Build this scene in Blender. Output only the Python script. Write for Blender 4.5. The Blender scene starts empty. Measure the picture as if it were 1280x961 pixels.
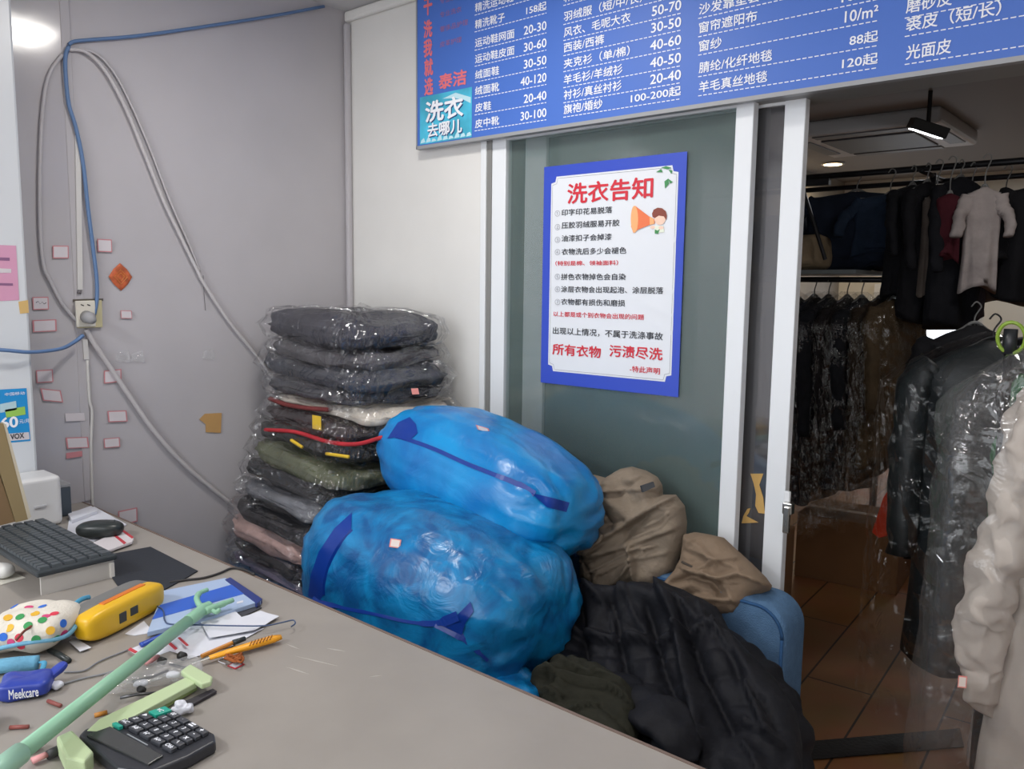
import bpy, bmesh, math, random
import numpy as np
from mathutils import Vector, Matrix, noise
from mathutils.geometry import delaunay_2d_cdt
from mathutils.bvhtree import BVHTree
random.seed(7)
S = bpy.context.scene
COL = S.collection

# ------------------------------------------------------------------ camera, world, light, exposure
FPX, PITCH, ROLL, YAW = 1020.0, 0.1183, 0.0125, 0.710
CAM = np.array([2.857, -2.24, 1.5])
_F = np.array([-math.sin(YAW)*math.cos(PITCH), math.cos(YAW)*math.cos(PITCH), -math.sin(PITCH)])
_R0 = np.array([math.cos(YAW), math.sin(YAW), 0.0]); _U0 = np.cross(_R0, _F)
_R = math.cos(ROLL)*_R0 + math.sin(ROLL)*_U0
_U = -math.sin(ROLL)*_R0 + math.cos(ROLL)*_U0
cd = bpy.data.cameras.new('camera'); cam = bpy.data.objects.new('camera', cd); COL.objects.link(cam)
cd.sensor_width = 36; cd.sensor_fit = 'HORIZONTAL'; cd.lens = FPX*36/1280; cd.clip_start = 0.02
cam.matrix_world = Matrix(((_R[0], _U[0], -_F[0], CAM[0]), (_R[1], _U[1], -_F[1], CAM[1]), (_R[2], _U[2], -_F[2], CAM[2]), (0, 0, 0, 1)))
S.camera = cam
S.view_settings.view_transform = 'Standard'; S.view_settings.look = 'None'
S.view_settings.gamma = 1; S.view_settings.use_curve_mapping = False
S.view_settings.exposure = 0.70
S.cycles.transparent_max_bounces = 32
S.cycles.max_bounces = 8
S.cycles.use_denoising = True
S.cycles.sample_clamp_indirect = 2.5

W = bpy.data.worlds.new('world'); S.world = W; W.use_nodes = True
bg = W.node_tree.nodes['Background']; bg.inputs[0].default_value = (0.93, 0.96, 1.0, 1); bg.inputs[1].default_value = 1.75

def area(name, loc, size, power, col=(1, 1, 1), rot=(0, 0, 0), sy=None):
    l = bpy.data.lights.new(name, 'AREA'); l.energy = power; l.color = col; l.size = size
    if sy: l.shape = 'RECTANGLE'; l.size_y = sy
    o = bpy.data.objects.new(name, l); COL.objects.link(o); o.location = loc; o.rotation_euler = rot
    return o
CEIL = 2.63
area('lamp_or_fill_light', (1.13, -0.86, CEIL-0.07), 0.22, 8.5, (1.0, 0.96, 0.90))
area('lamp_or_fill_light', (2.5, -1.5, CEIL-0.07), 0.30, 4, (1.0, 0.97, 0.93))
area('lamp_or_fill_light', (2.4, -3.2, CEIL-0.07), 0.5, 8, (0.95, 0.97, 1.0))
area('lamp_or_fill_light', (0.9, -3.4, CEIL-0.07), 0.4, 26, (0.95, 0.97, 1.0))  # added fill: brightens the upper left wall mirrored in the glass top

# ------------------------------------------------------------------ helpers
def at(ax, val, x, y):
    """world point where the sight line of a photo pixel meets the plane ax = val"""
    d = _F + _R*(x-640)/FPX - _U*(y-480.5)/FPX
    i = 'xyz'.index(ax); t = (val-CAM[i])/d[i]
    return Vector(CAM+d*t)
def sight(x, y):
    return _F + _R*(x-640)/FPX - _U*(y-480.5)/FPX
def on_plane(p0, n, x, y):
    d = sight(x, y); t = np.dot(np.array(p0)-CAM, n)/np.dot(d, n)
    return CAM+d*t

def lin(c):
    return tuple((v/12.92 if v <= 0.04045 else ((v+0.055)/1.055)**2.4) for v in c)
def rgb(r, g, b): return lin((r/255, g/255, b/255))
MATS = {}
def mat(name, col, rough=0.6, metal=0.0, spec=0.5, bump=0.0, bscale=40.0, var=0.0, vscale=6.0, sheen=0.0, alpha=1.0, emit=None, estr=0.0, coat=0.0, detail=4, dirt=None):
    if name in MATS: return MATS[name]
    m = bpy.data.materials.new(name); m.use_nodes = True; nt = m.node_tree
    b = nt.nodes['Principled BSDF']
    b.inputs['Base Color'].default_value = (*col, 1); b.inputs['Roughness'].default_value = rough
    b.inputs['Metallic'].default_value = metal; b.inputs['Specular IOR Level'].default_value = spec
    b.inputs['Sheen Weight'].default_value = sheen; b.inputs['Alpha'].default_value = alpha
    b.inputs['Coat Weight'].default_value = coat
    if emit: b.inputs['Emission Color'].default_value = (*emit, 1); b.inputs['Emission Strength'].default_value = estr
    tc = nt.nodes.new('ShaderNodeTexCoord')
    if var > 0:
        n = nt.nodes.new('ShaderNodeTexNoise'); n.inputs['Scale'].default_value = vscale; n.inputs['Detail'].default_value = 5
        r = nt.nodes.new('ShaderNodeValToRGB')
        r.color_ramp.elements[0].position = 0.35; r.color_ramp.elements[1].position = 0.65
        r.color_ramp.elements[0].color = (*[c*(1-var) for c in col], 1)
        r.color_ramp.elements[1].color = (*[min(1, c*(1+var)) for c in (dirt or col)], 1)
        nt.links.new(tc.outputs['Object'], n.inputs['Vector']); nt.links.new(n.outputs['Fac'], r.inputs[0]); nt.links.new(r.outputs[0], b.inputs['Base Color'])
    if bump > 0:
        n = nt.nodes.new('ShaderNodeTexNoise'); n.inputs['Scale'].default_value = bscale; n.inputs['Detail'].default_value = detail
        u = nt.nodes.new('ShaderNodeBump'); u.inputs['Strength'].default_value = bump; u.inputs['Distance'].default_value = 0.01
        nt.links.new(tc.outputs['Object'], n.inputs['Vector']); nt.links.new(n.outputs['Fac'], u.inputs['Height']); nt.links.new(u.outputs[0], b.inputs['Normal'])
    MATS[name] = m
    return m
def fabric(name, col, **k):
    a = dict(rough=0.85, spec=0.25, bump=0.35, bscale=60, var=0.12, vscale=14); a.update(k)
    return mat(name, col, **a)
def film(name='clear_film', tint=(1, 1, 1), glossmax=0.22, haze=0.01, bscale=22, bstr=0.6, base=0.05):
    """thin crinkled plastic film: mostly see-through, with sharp glints and a little haze"""
    if name in MATS: return MATS[name]
    m = bpy.data.materials.new(name); m.use_nodes = True; nt = m.node_tree; nt.nodes.clear()
    N = nt.nodes.new; L = nt.links.new
    out = N('ShaderNodeOutputMaterial'); tr = N('ShaderNodeBsdfTransparent'); tr.inputs[0].default_value = (*tint, 1)
    gl = N('ShaderNodeBsdfGlossy'); gl.inputs['Roughness'].default_value = 0.07; gl.inputs['Color'].default_value = (1, 1, 1, 1)
    df = N('ShaderNodeBsdfDiffuse'); df.inputs[0].default_value = (0.75, 0.76, 0.78, 1)
    tc = N('ShaderNodeTexCoord'); n = N('ShaderNodeTexNoise'); n.inputs['Scale'].default_value = bscale; n.inputs['Detail'].default_value = 3; n.inputs['Distortion'].default_value = 0.6
    bu = N('ShaderNodeBump'); bu.inputs['Strength'].default_value = bstr; bu.inputs['Distance'].default_value = 0.03
    L(tc.outputs['Object'], n.inputs['Vector']); L(n.outputs['Fac'], bu.inputs['Height']); L(bu.outputs[0], gl.inputs['Normal'])
    lw = N('ShaderNodeFresnel'); lw.inputs[0].default_value = 1.45
    mr = N('ShaderNodeMapRange'); mr.inputs[1].default_value = 0.034; mr.inputs[2].default_value = 0.8; mr.inputs[3].default_value = base; mr.inputs[4].default_value = glossmax
    L(lw.outputs[0], mr.inputs[0])
    m1 = N('ShaderNodeMixShader'); m1.inputs[0].default_value = haze; L(tr.outputs[0], m1.inputs[1]); L(df.outputs[0], m1.inputs[2])
    m2 = N('ShaderNodeMixShader'); L(mr.outputs[0], m2.inputs[0]); L(m1.outputs[0], m2.inputs[1]); L(gl.outputs[0], m2.inputs[2]); L(m2.outputs[0], out.inputs[0])
    MATS[name] = m
    return m

def origin_of(o):
    v = Vector((0, 0, 0))
    while o is not None: v = v + o.location; o = o.parent
    return v
def put(o, label=None, cat=None, group=None, kind=None):
    if label: o['label'] = label
    if cat: o['category'] = cat
    if group: o['group'] = group
    if kind: o['kind'] = kind
    return o
def thing(name, loc, label, cat, group=None):
    o = bpy.data.objects.new(name, None); COL.objects.link(o); o.location = loc; o.empty_display_size = 0.05
    return put(o, label, cat, group)
def obj(name, verts, faces, material, parent=None, smooth=False, bevel=0, label=None, cat=None, group=None, kind=None, mats=None, fmat=None, solid=0, segs=2):
    """one mesh object from world-space vertices"""
    verts = [Vector(v) for v in verts]
    if parent is not None: org = origin_of(parent); loc = Vector((0, 0, 0))
    else:
        xs, ys, zs = zip(*verts); org = Vector(((min(xs)+max(xs))/2, (min(ys)+max(ys))/2, min(zs))); loc = org
    me = bpy.data.meshes.new(name); me.from_pydata([v-org for v in verts], [], faces); me.update()
    for mm in (mats or [material]): me.materials.append(mm)
    if fmat:
        for p, i in zip(me.polygons, fmat): p.material_index = i
    bm = bmesh.new(); bm.from_mesh(me); bmesh.ops.recalc_face_normals(bm, faces=bm.faces); bm.to_mesh(me); bm.free()
    if smooth: me.polygons.foreach_set('use_smooth', [True]*len(me.polygons))
    o = bpy.data.objects.new(name, me); COL.objects.link(o); o.location = loc
    if parent is not None: o.parent = parent
    if solid:
        s = o.modifiers.new('solid', 'SOLIDIFY'); s.thickness = solid; s.offset = 0
    if bevel:
        b = o.modifiers.new('bevel', 'BEVEL'); b.width = bevel; b.segments = segs; b.limit_method = 'ANGLE'; b.angle_limit = 0.6
    return put(o, label, cat, group, kind)

class G:
    """collects vertices and faces"""
    def __init__(s): s.v = []; s.f = []
    def add(s, v, f):
        k = len(s.v); s.v += [Vector(x) for x in v]; s.f += [[i+k for i in q] for q in f]; return s
    def box(s, lo, hi, M=None):
        x0, y0, z0 = lo; x1, y1, z1 = hi
        v = [Vector(p) for p in ((x0,y0,z0),(x1,y0,z0),(x1,y1,z0),(x0,y1,z0),(x0,y0,z1),(x1,y0,z1),(x1,y1,z1),(x0,y1,z1))]
        if M is not None: v = [M @ p for p in v]
        return s.add(v, [(0,3,2,1),(4,5,6,7),(0,1,5,4),(1,2,6,5),(2,3,7,6),(3,0,4,7)])
    def prism(s, poly, off):
        """poly: list of world points, off: extrusion vector"""
        n = len(poly); off = Vector(off); p = [Vector(q) for q in poly]
        return s.add(p+[q+off for q in p], [list(range(n))[::-1], list(range(n, 2*n))]+[(i, (i+1) % n, n+(i+1) % n, n+i) for i in range(n)])
    def tube(s, pts, r, n=8, close=True, flat=None):
        """tube along pts; r number or list"""
        pts = [Vector(p) for p in pts]; k = len(pts); rr = r if isinstance(r, (list, tuple)) else [r]*k
        V = []; up = None
        for i, p in enumerate(pts):
            t = (pts[min(i+1, k-1)]-pts[max(i-1, 0)]).normalized()
            if up is None:
                up = Vector((0, 0, 1)) if abs(t.z) < 0.9 else Vector((1, 0, 0))
            a = t.cross(up)
            if a.length < 1e-6: a = t.cross(Vector((0.3, 1, 0.2)))
            a.normalize(); b = a.cross(t).normalized(); up = b
            for j in range(n):
                w = 2*math.pi*j/n
                V.append(p+(a*math.cos(w)+b*math.sin(w)*(flat or 1))*rr[i])
        Fc = [(i*n+j, i*n+(j+1) % n, (i+1)*n+(j+1) % n, (i+1)*n+j) for i in range(k-1) for j in range(n)]
        if close: Fc += [list(range(n))[::-1], list(range((k-1)*n, k*n))]
        return s.add(V, Fc)
    def build(s, name, m, parent=None, **k): return obj(name, s.v, s.f, m, parent, **k)

def spline(pts, n=8):
    """Catmull-Rom through pts"""
    P = [Vector(p) for p in pts]; P = [2*P[0]-P[1]]+P+[2*P[-1]-P[-2]]; out = []
    for i in range(1, len(P)-2):
        for j in range(n):
            t = j/n; a, b, c, d = P[i-1], P[i], P[i+1], P[i+2]
            out.append(0.5*((2*b)+(c-a)*t+(2*a-5*b+4*c-d)*t*t+(3*b-a-3*c+d)*t*t*t))
    out.append(P[-2]); return out
def wire(name, pts, r, m, parent=None, n=6, sub=8, **k):
    return G().tube(spline(pts, sub), r, n).build(name, m, parent, smooth=True, **k)
def rotm(c, rz=0, ry=0, rx=0):
    return Matrix.Translation(Vector(c)) @ Matrix.Rotation(rz, 4, 'Z') @ Matrix.Rotation(ry, 4, 'Y') @ Matrix.Rotation(rx, 4, 'X')

def grid_outline(poly, step):
    """triangulated fill of a 2-D outline; returns points, triangles, distance to the edge"""
    P = np.array(poly, float)
    ring = []
    for i in range(len(P)):
        a, b = P[i], P[(i+1) % len(P)]; n = max(1, int(round(np.linalg.norm(b-a)/step)))
        for j in range(n): ring.append(a+(b-a)*j/n)
    ring = np.array(ring); n = len(ring)
    lo, hi = P.min(0), P.max(0); pts = []
    ys = np.arange(lo[1], hi[1], step*0.866)
    for k, y in enumerate(ys):
        for x in np.arange(lo[0]+(k % 2)*step/2, hi[0], step): pts.append((x, y))
    pts = np.array(pts)
    def dist(Q):
        d = np.full(len(Q), 1e9)
        for i in range(n):
            a, b = ring[i], ring[(i+1) % n]; ab = b-a; t = np.clip(((Q-a)@ab)/(ab@ab+1e-12), 0, 1)
            d = np.minimum(d, np.linalg.norm(Q-(a+t[:, None]*ab), axis=1))
        return d
    ins = np.zeros(len(pts), bool)
    for i in range(n):
        a, b = ring[i], ring[(i+1) % n]
        c = (a[1] > pts[:, 1]) != (b[1] > pts[:, 1])
        xx = a[0]+(pts[:, 1]-a[1])/(b[1]-a[1]+1e-12)*(b[0]-a[0])
        ins ^= c & (pts[:, 0] < xx)
    pts = pts[ins]; d = dist(pts); pts = pts[d > step*0.5]
    allp = np.vstack([ring, pts])
    V, E, Fs, *_ = delaunay_2d_cdt([Vector(p) for p in allp], [(i, (i+1) % n) for i in range(n)], [list(range(n))], 1, 1e-7)
    V = np.array([[v.x, v.y] for v in V]); dd = dist(V)
    return V, [list(q) for q in Fs], dd
def polydist(V, line):
    """signed distance to a polyline and clamp position along it"""
    d = np.full(len(V), 1e9); sg = np.ones(len(V)); L = np.array(line, float)
    for a, b in zip(L[:-1], L[1:]):
        ab = b-a; t = np.clip(((V-a)@ab)/(ab@ab+1e-12), 0, 1); q = V-(a+t[:, None]*ab); e = np.linalg.norm(q, axis=1)
        c = ab[0]*q[:, 1]-ab[1]*q[:, 0]; m = e < d; d[m] = e[m]; sg[m] = np.sign(c[m])
    return d, sg
def nz(p, sc, seed=0.0):
    return noise.noise(Vector((p[0]*sc+seed, p[1]*sc-seed*0.7, p[2]*sc+seed*1.3)))
def cloth(name, p0, n, outline, m, thick=0.05, edge=0.05, back=0.4, step=0.007, folds=(), auto=None, wob=0.008, wsc=12, warp=None, parent=None, seed=1.0, fine=0.002, **k):
    """a soft garment piece: outline (photo pixels) laid on a real plane, inflated to its own thickness on both sides, with fold ridges/valleys/steps"""
    n = np.array(n, float); n /= np.linalg.norm(n); p0 = np.array(p0, float)
    e1 = np.cross((0, 0, 1), n); e1 /= np.linalg.norm(e1); e2 = np.cross(n, e1)
    to2 = lambda px: (lambda w: (float((w-p0)@e1), float((w-p0)@e2)))(on_plane(p0, n, *px))
    poly = [to2(q) for q in outline]
    V, Fs, d = grid_outline(poly, step)
    folds = list(folds)
    if auto:
        cnt, sd_, ang, ln_w, amp_w, wd_w = auto; ra = random.Random(sd_); xs_ = [q[0] for q in outline]; ys_ = [q[1] for q in outline]
        for _ in range(cnt):
            x, y = ra.uniform(min(xs_), max(xs_)), ra.uniform(min(ys_), max(ys_)); a_ = ang+ra.gauss(0, 0.45); l_ = ln_w*ra.uniform(0.5, 1.3); b_ = ra.uniform(-0.35, 0.35)
            folds.append(([(x-l_*math.cos(a_), y-l_*math.sin(a_)), (x+b_*l_*math.sin(a_), y-b_*l_*math.cos(a_)), (x+l_*math.cos(a_), y+l_*math.sin(a_))], amp_w*ra.uniform(0.5, 1.2), wd_w*ra.uniform(0.6, 1.3), ra.choice('ssq')))
    t = np.clip(d/edge, 0, 1); prof = np.sqrt(np.clip(1-(1-t)**2, 0, 1))
    h = thick*prof
    for line, amp, w, kind in folds:
        q = [to2(x) for x in line]; e, sg = polydist(V, q)
        if kind == 'r': h = h+prof*amp*np.exp(-(e/w)**2)
        elif kind == 's': h = h+prof*amp*np.where(sg > 0, np.exp(-(e/w)**2), np.exp(-(e/(w*0.22))**2))
        elif kind == 'q': h = h-prof*amp*np.exp(-np.abs(e)/w)
    out = []; bk = []
    for (x, y), hh, pf in zip(V, h, prof):
        w = p0+e1*x+e2*y
        hh = hh+pf*(wob*nz(w, wsc, seed)+wob*0.5*nz(w, wsc*2.3, seed+5)+fine*nz(w, 60, seed))
        f = w+n*hh; b = w-n*(back*pf*thick)
        if warp: f = warp(f); b = warp(b)
        out.append(f); bk.append(b)
    N = len(out)
    F2 = [f for f in Fs]+[[i+N for i in f[::-1]] for f in Fs]
    o = obj(name, [Vector(v) for v in out+bk], F2, m, parent, smooth=True, **k)
    bm = bmesh.new(); bm.from_mesh(o.data); bmesh.ops.remove_doubles(bm, verts=bm.verts, dist=1e-5); bmesh.ops.recalc_face_normals(bm, faces=bm.faces); bm.to_mesh(o.data); bm.free()
    o.data.polygons.foreach_set('use_smooth', [True]*len(o.data.polygons))
    return o
def sp(v, e): return math.copysign(abs(v)**e, v)
def superell(c, ax, M, e1, e2, nu=64, nv=32, disp=None):
    """rounded-box blob; disp(unit local point, world point, normal) -> offset"""
    V = []; c = Vector(c)
    for i in range(nv+1):
        ph = -math.pi/2+math.pi*i/nv
        for j in range(nu):
            th = 2*math.pi*j/nu
            l = Vector((sp(math.cos(ph), e2)*sp(math.cos(th), e1), sp(math.cos(ph), e2)*sp(math.sin(th), e1), sp(math.sin(ph), e2)))
            p = Vector((l.x*ax[0], l.y*ax[1], l.z*ax[2])); nn = Vector((l.x/ax[0], l.y/ax[1], l.z/ax[2])).normalized()
            if disp: p = p+nn*disp(l, p)
            V.append(c+M @ p)
    F = [(i*nu+j, i*nu+(j+1) % nu, (i+1)*nu+(j+1) % nu, (i+1)*nu+j) for i in range(nv) for j in range(nu)]
    return V, F

DG = lambda: bpy.context.evaluated_depsgraph_get()
def text_verts(s, bold=0.0):
    cu = bpy.data.curves.new('t', 'FONT'); cu.body = s; cu.size = 1.0; cu.resolution_u = 3; cu.offset = bold
    cu.fill_mode = 'BOTH' if False else cu.fill_mode
    o = bpy.data.objects.new('t', cu); COL.objects.link(o); bpy.context.view_layer.update()
    me = bpy.data.meshes.new_from_object(o.evaluated_get(DG())); v = [x.co.copy() for x in me.vertices]; f = [list(p.vertices) for p in me.polygons]
    bpy.data.objects.remove(o); bpy.data.curves.remove(cu); bpy.data.meshes.remove(me)
    return v, f
class Text:
    """collects lettering lying on a plane (origin, right, up), thickness along out"""
    def __init__(s, right=(1, 0, 0), up=(0, 0, 1), out=(0, -1, 0), lift=0.0006):
        s.g = G(); s.r = Vector(right); s.u = Vector(up); s.o = Vector(out)*lift
    def line(s, txt, p, height, width=None, bold=0.0, centre=False):
        """p: left middle of the line; height: glyph height"""
        v, f = text_verts(txt, 0.0)
        if not v: return
        x0 = min(a.x for a in v); x1 = max(a.x for a in v); y0 = min(a.y for a in v); y1 = max(a.y for a in v)
        sy = height/(y1-y0); sx = (width/(x1-x0)) if width else sy
        p = Vector(p)
        if centre: p = p-s.r*(x1-x0)*sx/2
        for k, (dx, dy) in enumerate(((-1, 0), (1, 0), (0, -1), (0, 1), (0, 0)) if bold else ((0, 0),)):
            s.g.add([p+s.r*((a.x-x0+dx*bold)*sx)+s.u*((a.y-(y0+y1)/2+dy*bold)*sy)+s.o*(1+0.06*k) for a in v], f)
    def build(s, name, m, parent): return s.g.build(name, m, parent)

# ------------------------------------------------------------------ the setting
M_wall = mat('white_plaster', rgb(220, 219, 216), 0.55, bump=0.08, bscale=8, var=0.03, vscale=3)
M_wallL = mat('grey_white_panel', rgb(180, 177, 181), 0.50, spec=0.4, bump=0.10, bscale=6, var=0.035, vscale=2.5)
M_gloss = mat('glossy_panel', rgb(180, 177, 181), 0.13, spec=0.6, bump=0.08, bscale=5, var=0.03, vscale=2)
M_ceil = mat('ceiling_white', rgb(196, 196, 198), 0.8)
M_white = mat('white_paint', rgb(226, 229, 232), 0.35, spec=0.4)
M_alu = mat('white_aluminium', rgb(228, 232, 236), 0.30, spec=0.5)
M_grey = mat('grey_metal', rgb(130, 130, 128), 0.45)
M_floor = None
def floor_mat():
    m = bpy.data.materials.new('brown_tile'); m.use_nodes = True; nt = m.node_tree; b = nt.nodes['Principled BSDF']; N = nt.nodes.new; L = nt.links.new
    tc = N('ShaderNodeTexCoord'); br = N('ShaderNodeTexBrick'); br.offset = 0.5
    mp = N('ShaderNodeMapping'); mp.inputs['Rotation'].default_value = (0, 0, math.radians(86))
    br.inputs['Scale'].default_value = 1.0; br.inputs['Brick Width'].default_value = 1.2; br.inputs['Row Height'].default_value = 0.24; br.inputs['Mortar Size'].default_value = 0.004
    br.inputs['Color1'].default_value = (*rgb(172, 120, 76), 1); br.inputs['Color2'].default_value = (*rgb(154, 106, 66), 1); br.inputs['Mortar'].default_value = (*rgb(58, 44, 34), 1)
    n = N('ShaderNodeTexNoise'); n.inputs['Scale'].default_value = 5; n.inputs['Detail'].default_value = 6
    mx = N('ShaderNodeMix'); mx.data_type = 'RGBA'; mx.blend_type = 'MULTIPLY'; mx.inputs[0].default_value = 0.5
    L(tc.outputs['Object'], mp.inputs[0]); L(mp.outputs[0], br.inputs['Vector']); L(tc.outputs['Object'], n.inputs['Vector'])
    L(br.outputs['Color'], mx.inputs[6]); L(n.outputs['Color'], mx.inputs[7]); L(mx.outputs[2], b.inputs['Base Color'])
    b.inputs['Roughness'].default_value = 0.45
    return m
M_floor = floor_mat()
def struct(name, lo, hi, m, **k): return G().box(lo, hi).build(name, m, kind='structure', **k)
YB = 6.6          # back of the store room
struct('floor', (-0.3, -5.0, -0.06), (4.3, YB+0.1, 0.0), M_floor)
struct('ceiling', (-0.3, -5.0, CEIL), (4.3, 0.06, CEIL+0.05), M_ceil)
struct('wall_left', (-0.06, -1.12, 0), (0, 0.0, CEIL), M_wallL)
struct('wall_left_glossy', (-0.06, -5.0, 0), (0.001, -1.12, CEIL), M_gloss)
struct('wall_back', (-0.06, 0, 0), (0.80, 0.14, CEIL), M_wall)
struct('wall_back_upper', (0.80, 0.0, 2.06), (3.05, 0.14, CEIL), M_wall)
struct('wall_back_right', (3.05, 0, 0), (4.3, 0.14, CEIL), M_wall)
struct('wall_right', (4.2, -5.0, 0), (4.3, 0, CEIL), M_wall)
struct('trim_1', (0.002, -0.022, CEIL-0.045), (4.2, 0, CEIL-0.002), M_wall, bevel=0.012)
struct('trim_2', (0.003, -0.028, 0), (0.03, -0.001, CEIL-0.05), M_wallL, bevel=0.010)
struct('trim_3', (-0.002, -1.135, 0.76), (0.004, -1.105, CEIL), M_wallL, bevel=0.003)
# ceiling joints
for k, (lo, hi) in enumerate((((0.0, -0.34, CEIL-0.004), (4.2, -0.325, CEIL+0.001)), ((0.30, -3, CEIL-0.004), (0.315, -0.0, CEIL+0.001)))):
    struct('trim_%d' % (k+4), lo, hi, M_grey)
# store room shell
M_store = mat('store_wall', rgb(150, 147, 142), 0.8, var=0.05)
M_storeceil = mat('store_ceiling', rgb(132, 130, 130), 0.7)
struct('wall_store_back', (-0.3, YB, 0), (4.3, YB+0.1, CEIL), mat('store_white', rgb(215, 213, 205), 0.8))
struct('wall_store_left', (-0.3, 0.14, 0), (-0.2, YB, CEIL), M_store)
struct('wall_store_right', (4.2, 0.14, 0), (4.3, YB, CEIL), M_store)
struct('ceiling_store', (-0.3, 0.06, CEIL), (4.3, YB+0.1, CEIL+0.05), M_storeceil)
# daylight window of the store room
wz = G(); w0 = at('y', YB-0.02, 1120, 445); w1 = at('y', YB-0.02, 1216, 368)
win = put(thing('window_1', ((w0.x+w1.x)/2, YB-0.02, 0.7), None, None), kind='structure')
WX0, WX1 = at('y', YB, 1100, 400).x, at('y', YB, 1214, 400).x
G().box((WX0, YB-0.012, 0.66), (WX1, YB-0.004, 1.52)).build('pane', mat('bright_window', (0.8, 0.85, 0.95), 0.4, emit=(0.80, 0.88, 1.0), estr=1.5), win)
fr = G()
for lo, hi in (((WX0-0.06, YB-0.05, 0.60), (WX1+0.06, YB, 0.66)), ((WX0-0.06, YB-0.05, 1.52), (WX1+0.06, YB, 1.58)), ((WX0-0.06, YB-0.05, 0.66), (WX0, YB, 1.52)), ((WX1, YB-0.05, 0.66), (WX1+0.06, YB, 1.52))): fr.box(lo, hi)
fr.build('window_frame', M_alu, win)

# sliding glass partition: frame, fixed pane and the pane slid behind it
def glass(name, col, alpha, rough=0.06):
    return mat(name, col, rough, spec=1.0, alpha=alpha, coat=0.6)
M_teal = glass('teal_film_glass', rgb(112, 132, 130), 0.36)
M_smoke = glass('smoky_glass', rgb(78, 78, 81), 0.80)
fr = put(thing('door_frame', (1.4, 0.06, 0), None, None), kind='structure')
g = G().box((0.80, -0.004, 0), (0.824, 0.12, 2.06)); g.build('jamb', M_grey, fr)
G().box((0.775, -0.010, 0), (0.802, 0.0, 2.05)).build('casing', M_white, fr, bevel=0.003)
G().box((0.80, -0.006, 2.028), (3.05, 0.13, 2.062)).build('head_rail', M_grey, fr)
G().box((2.99, 0, 0), (3.05, 0.13, 2.03)).build('jamb', M_alu, fr)
xa0 = at('y', 0, 614, 300).x; xa1 = at('y', 0, 631, 300).x; xb0 = at('y', 0, 915, 250).x; xb1 = at('y', 0, 937, 250).x
def sliding(name, x0, x1, xs0, xs1, y0, y1, gm):
    d = put(thing(name, ((x0+xs1)/2, y0, 0.02), None, None), kind='structure')
    G().box((x0, y0, 0.02), (x1, y1, 2.04)).build('stile', M_alu, d, bevel=0.003)
    G().box((xs0, y0, 0.02), (xs1, y1, 2.04)).build('stile', M_alu, d, bevel=0.003)
    G().box((x1, y0+0.004, 0.02), (xs0, y1-0.004, 0.12)).build('bottom_rail', M_alu, d)
    G().box((x1, y0+0.004, 2.02), (xs0, y1-0.004, 2.04)).build('top_rail', M_alu, d)
    G().box((x1-0.004, (y0+y1)/2-0.003, 0.11), (xs0+0.004, (y0+y1)/2+0.003, 2.025)).build('pane', gm, d)
    return d
door1 = sliding('door_1', xa0, xa1, xb0, xb1, 0.0, 0.034, M_teal)
yb = 0.046
door2 = sliding('door_2', at('y', yb, 655, 300).x, at('y', yb, 681, 300).x, at('y', yb, 975, 250).x, at('y', yb, 1001, 250).x, yb, yb+0.032, M_smoke)
h = at('y', yb-0.004, 985, 635)
hd = G().box((h.x-0.012, yb-0.012, h.z-0.04), (h.x+0.006, yb, h.z+0.05)); hd.build('handle_plate', M_white, door2, bevel=0.003)
hg = G().box((h.x-0.006, yb-0.034, h.z-0.012), (h.x+0.022, yb-0.008, h.z+0.022)).box((h.x+0.0, yb-0.04, h.z-0.066), (h.x+0.018, yb-0.026, h.z+0.012))
hg.build('handle', mat('chrome', (0.62, 0.61, 0.58), 0.25, 1.0), door2, bevel=0.003)
# torn yellow paper left on the narrow pane
M_torn = mat('torn_kraft_paper', rgb(196, 158, 92), 0.8, var=0.1)
yp = yb+0.011
for poly, lb in (([(938, 592), (954, 592), (949, 606), (954, 622), (956, 642), (948, 641), (944, 632), (945, 618), (942, 604)], 'tall torn yellow paper scrap stuck on the narrow glass pane'),
                 ([(927, 654), (929, 645), (934, 636), (938, 635), (936, 641), (933, 645), (948, 653)], 'small curled yellow paper scrap low on the narrow glass pane')):
    G().prism([at('y', yp, x, y) for x, y in poly], (0, 0.001, 0)).build('torn_paper', M_torn, label=lb, cat='paper', group='torn paper on the sliding door')

# ------------------------------------------------------------------ price board above the partition
YS = -0.045
sl = at('y', YS, 522, 181); sr = at('y', YS, 1280, 72)
ZB = (sl.z+sr.z)/2; X0 = sl.x
board = thing('price_board', (1.6, YS, ZB), 'long blue price board with white Chinese price list above the sliding door', 'sign')
G().box((X0, YS, ZB), (3.35, -0.024, 2.60)).build('panel', mat('sign_blue', rgb(72, 112, 196), 0.5, spec=0.4), board)
e = G(); e.box((X0-0.004, YS-0.003, ZB-0.012), (3.354, -0.022, ZB)).box((X0-0.006, YS-0.003, ZB-0.012), (X0, -0.022, 2.60))
e.build('edge_strip', mat('sign_edge', rgb(150, 152, 155), 0.4), board)
YT = YS-0.0008
tw = Text(); dash = G()
M_print = mat('print_white', rgb(238, 240, 246), 0.5)
def dashes(xa, xb, z):
    x = xa
    while x < xb: dash.box((x, YT-0.0003, z-0.0012), (min(x+0.011, xb), YT+0.0002, z+0.0012)); x += 0.016
zrow = lambda x, y: at('y', YT, x, y).z
xw = lambda x, y: at('y', YT, x, y).x
HT = 0.030
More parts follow.
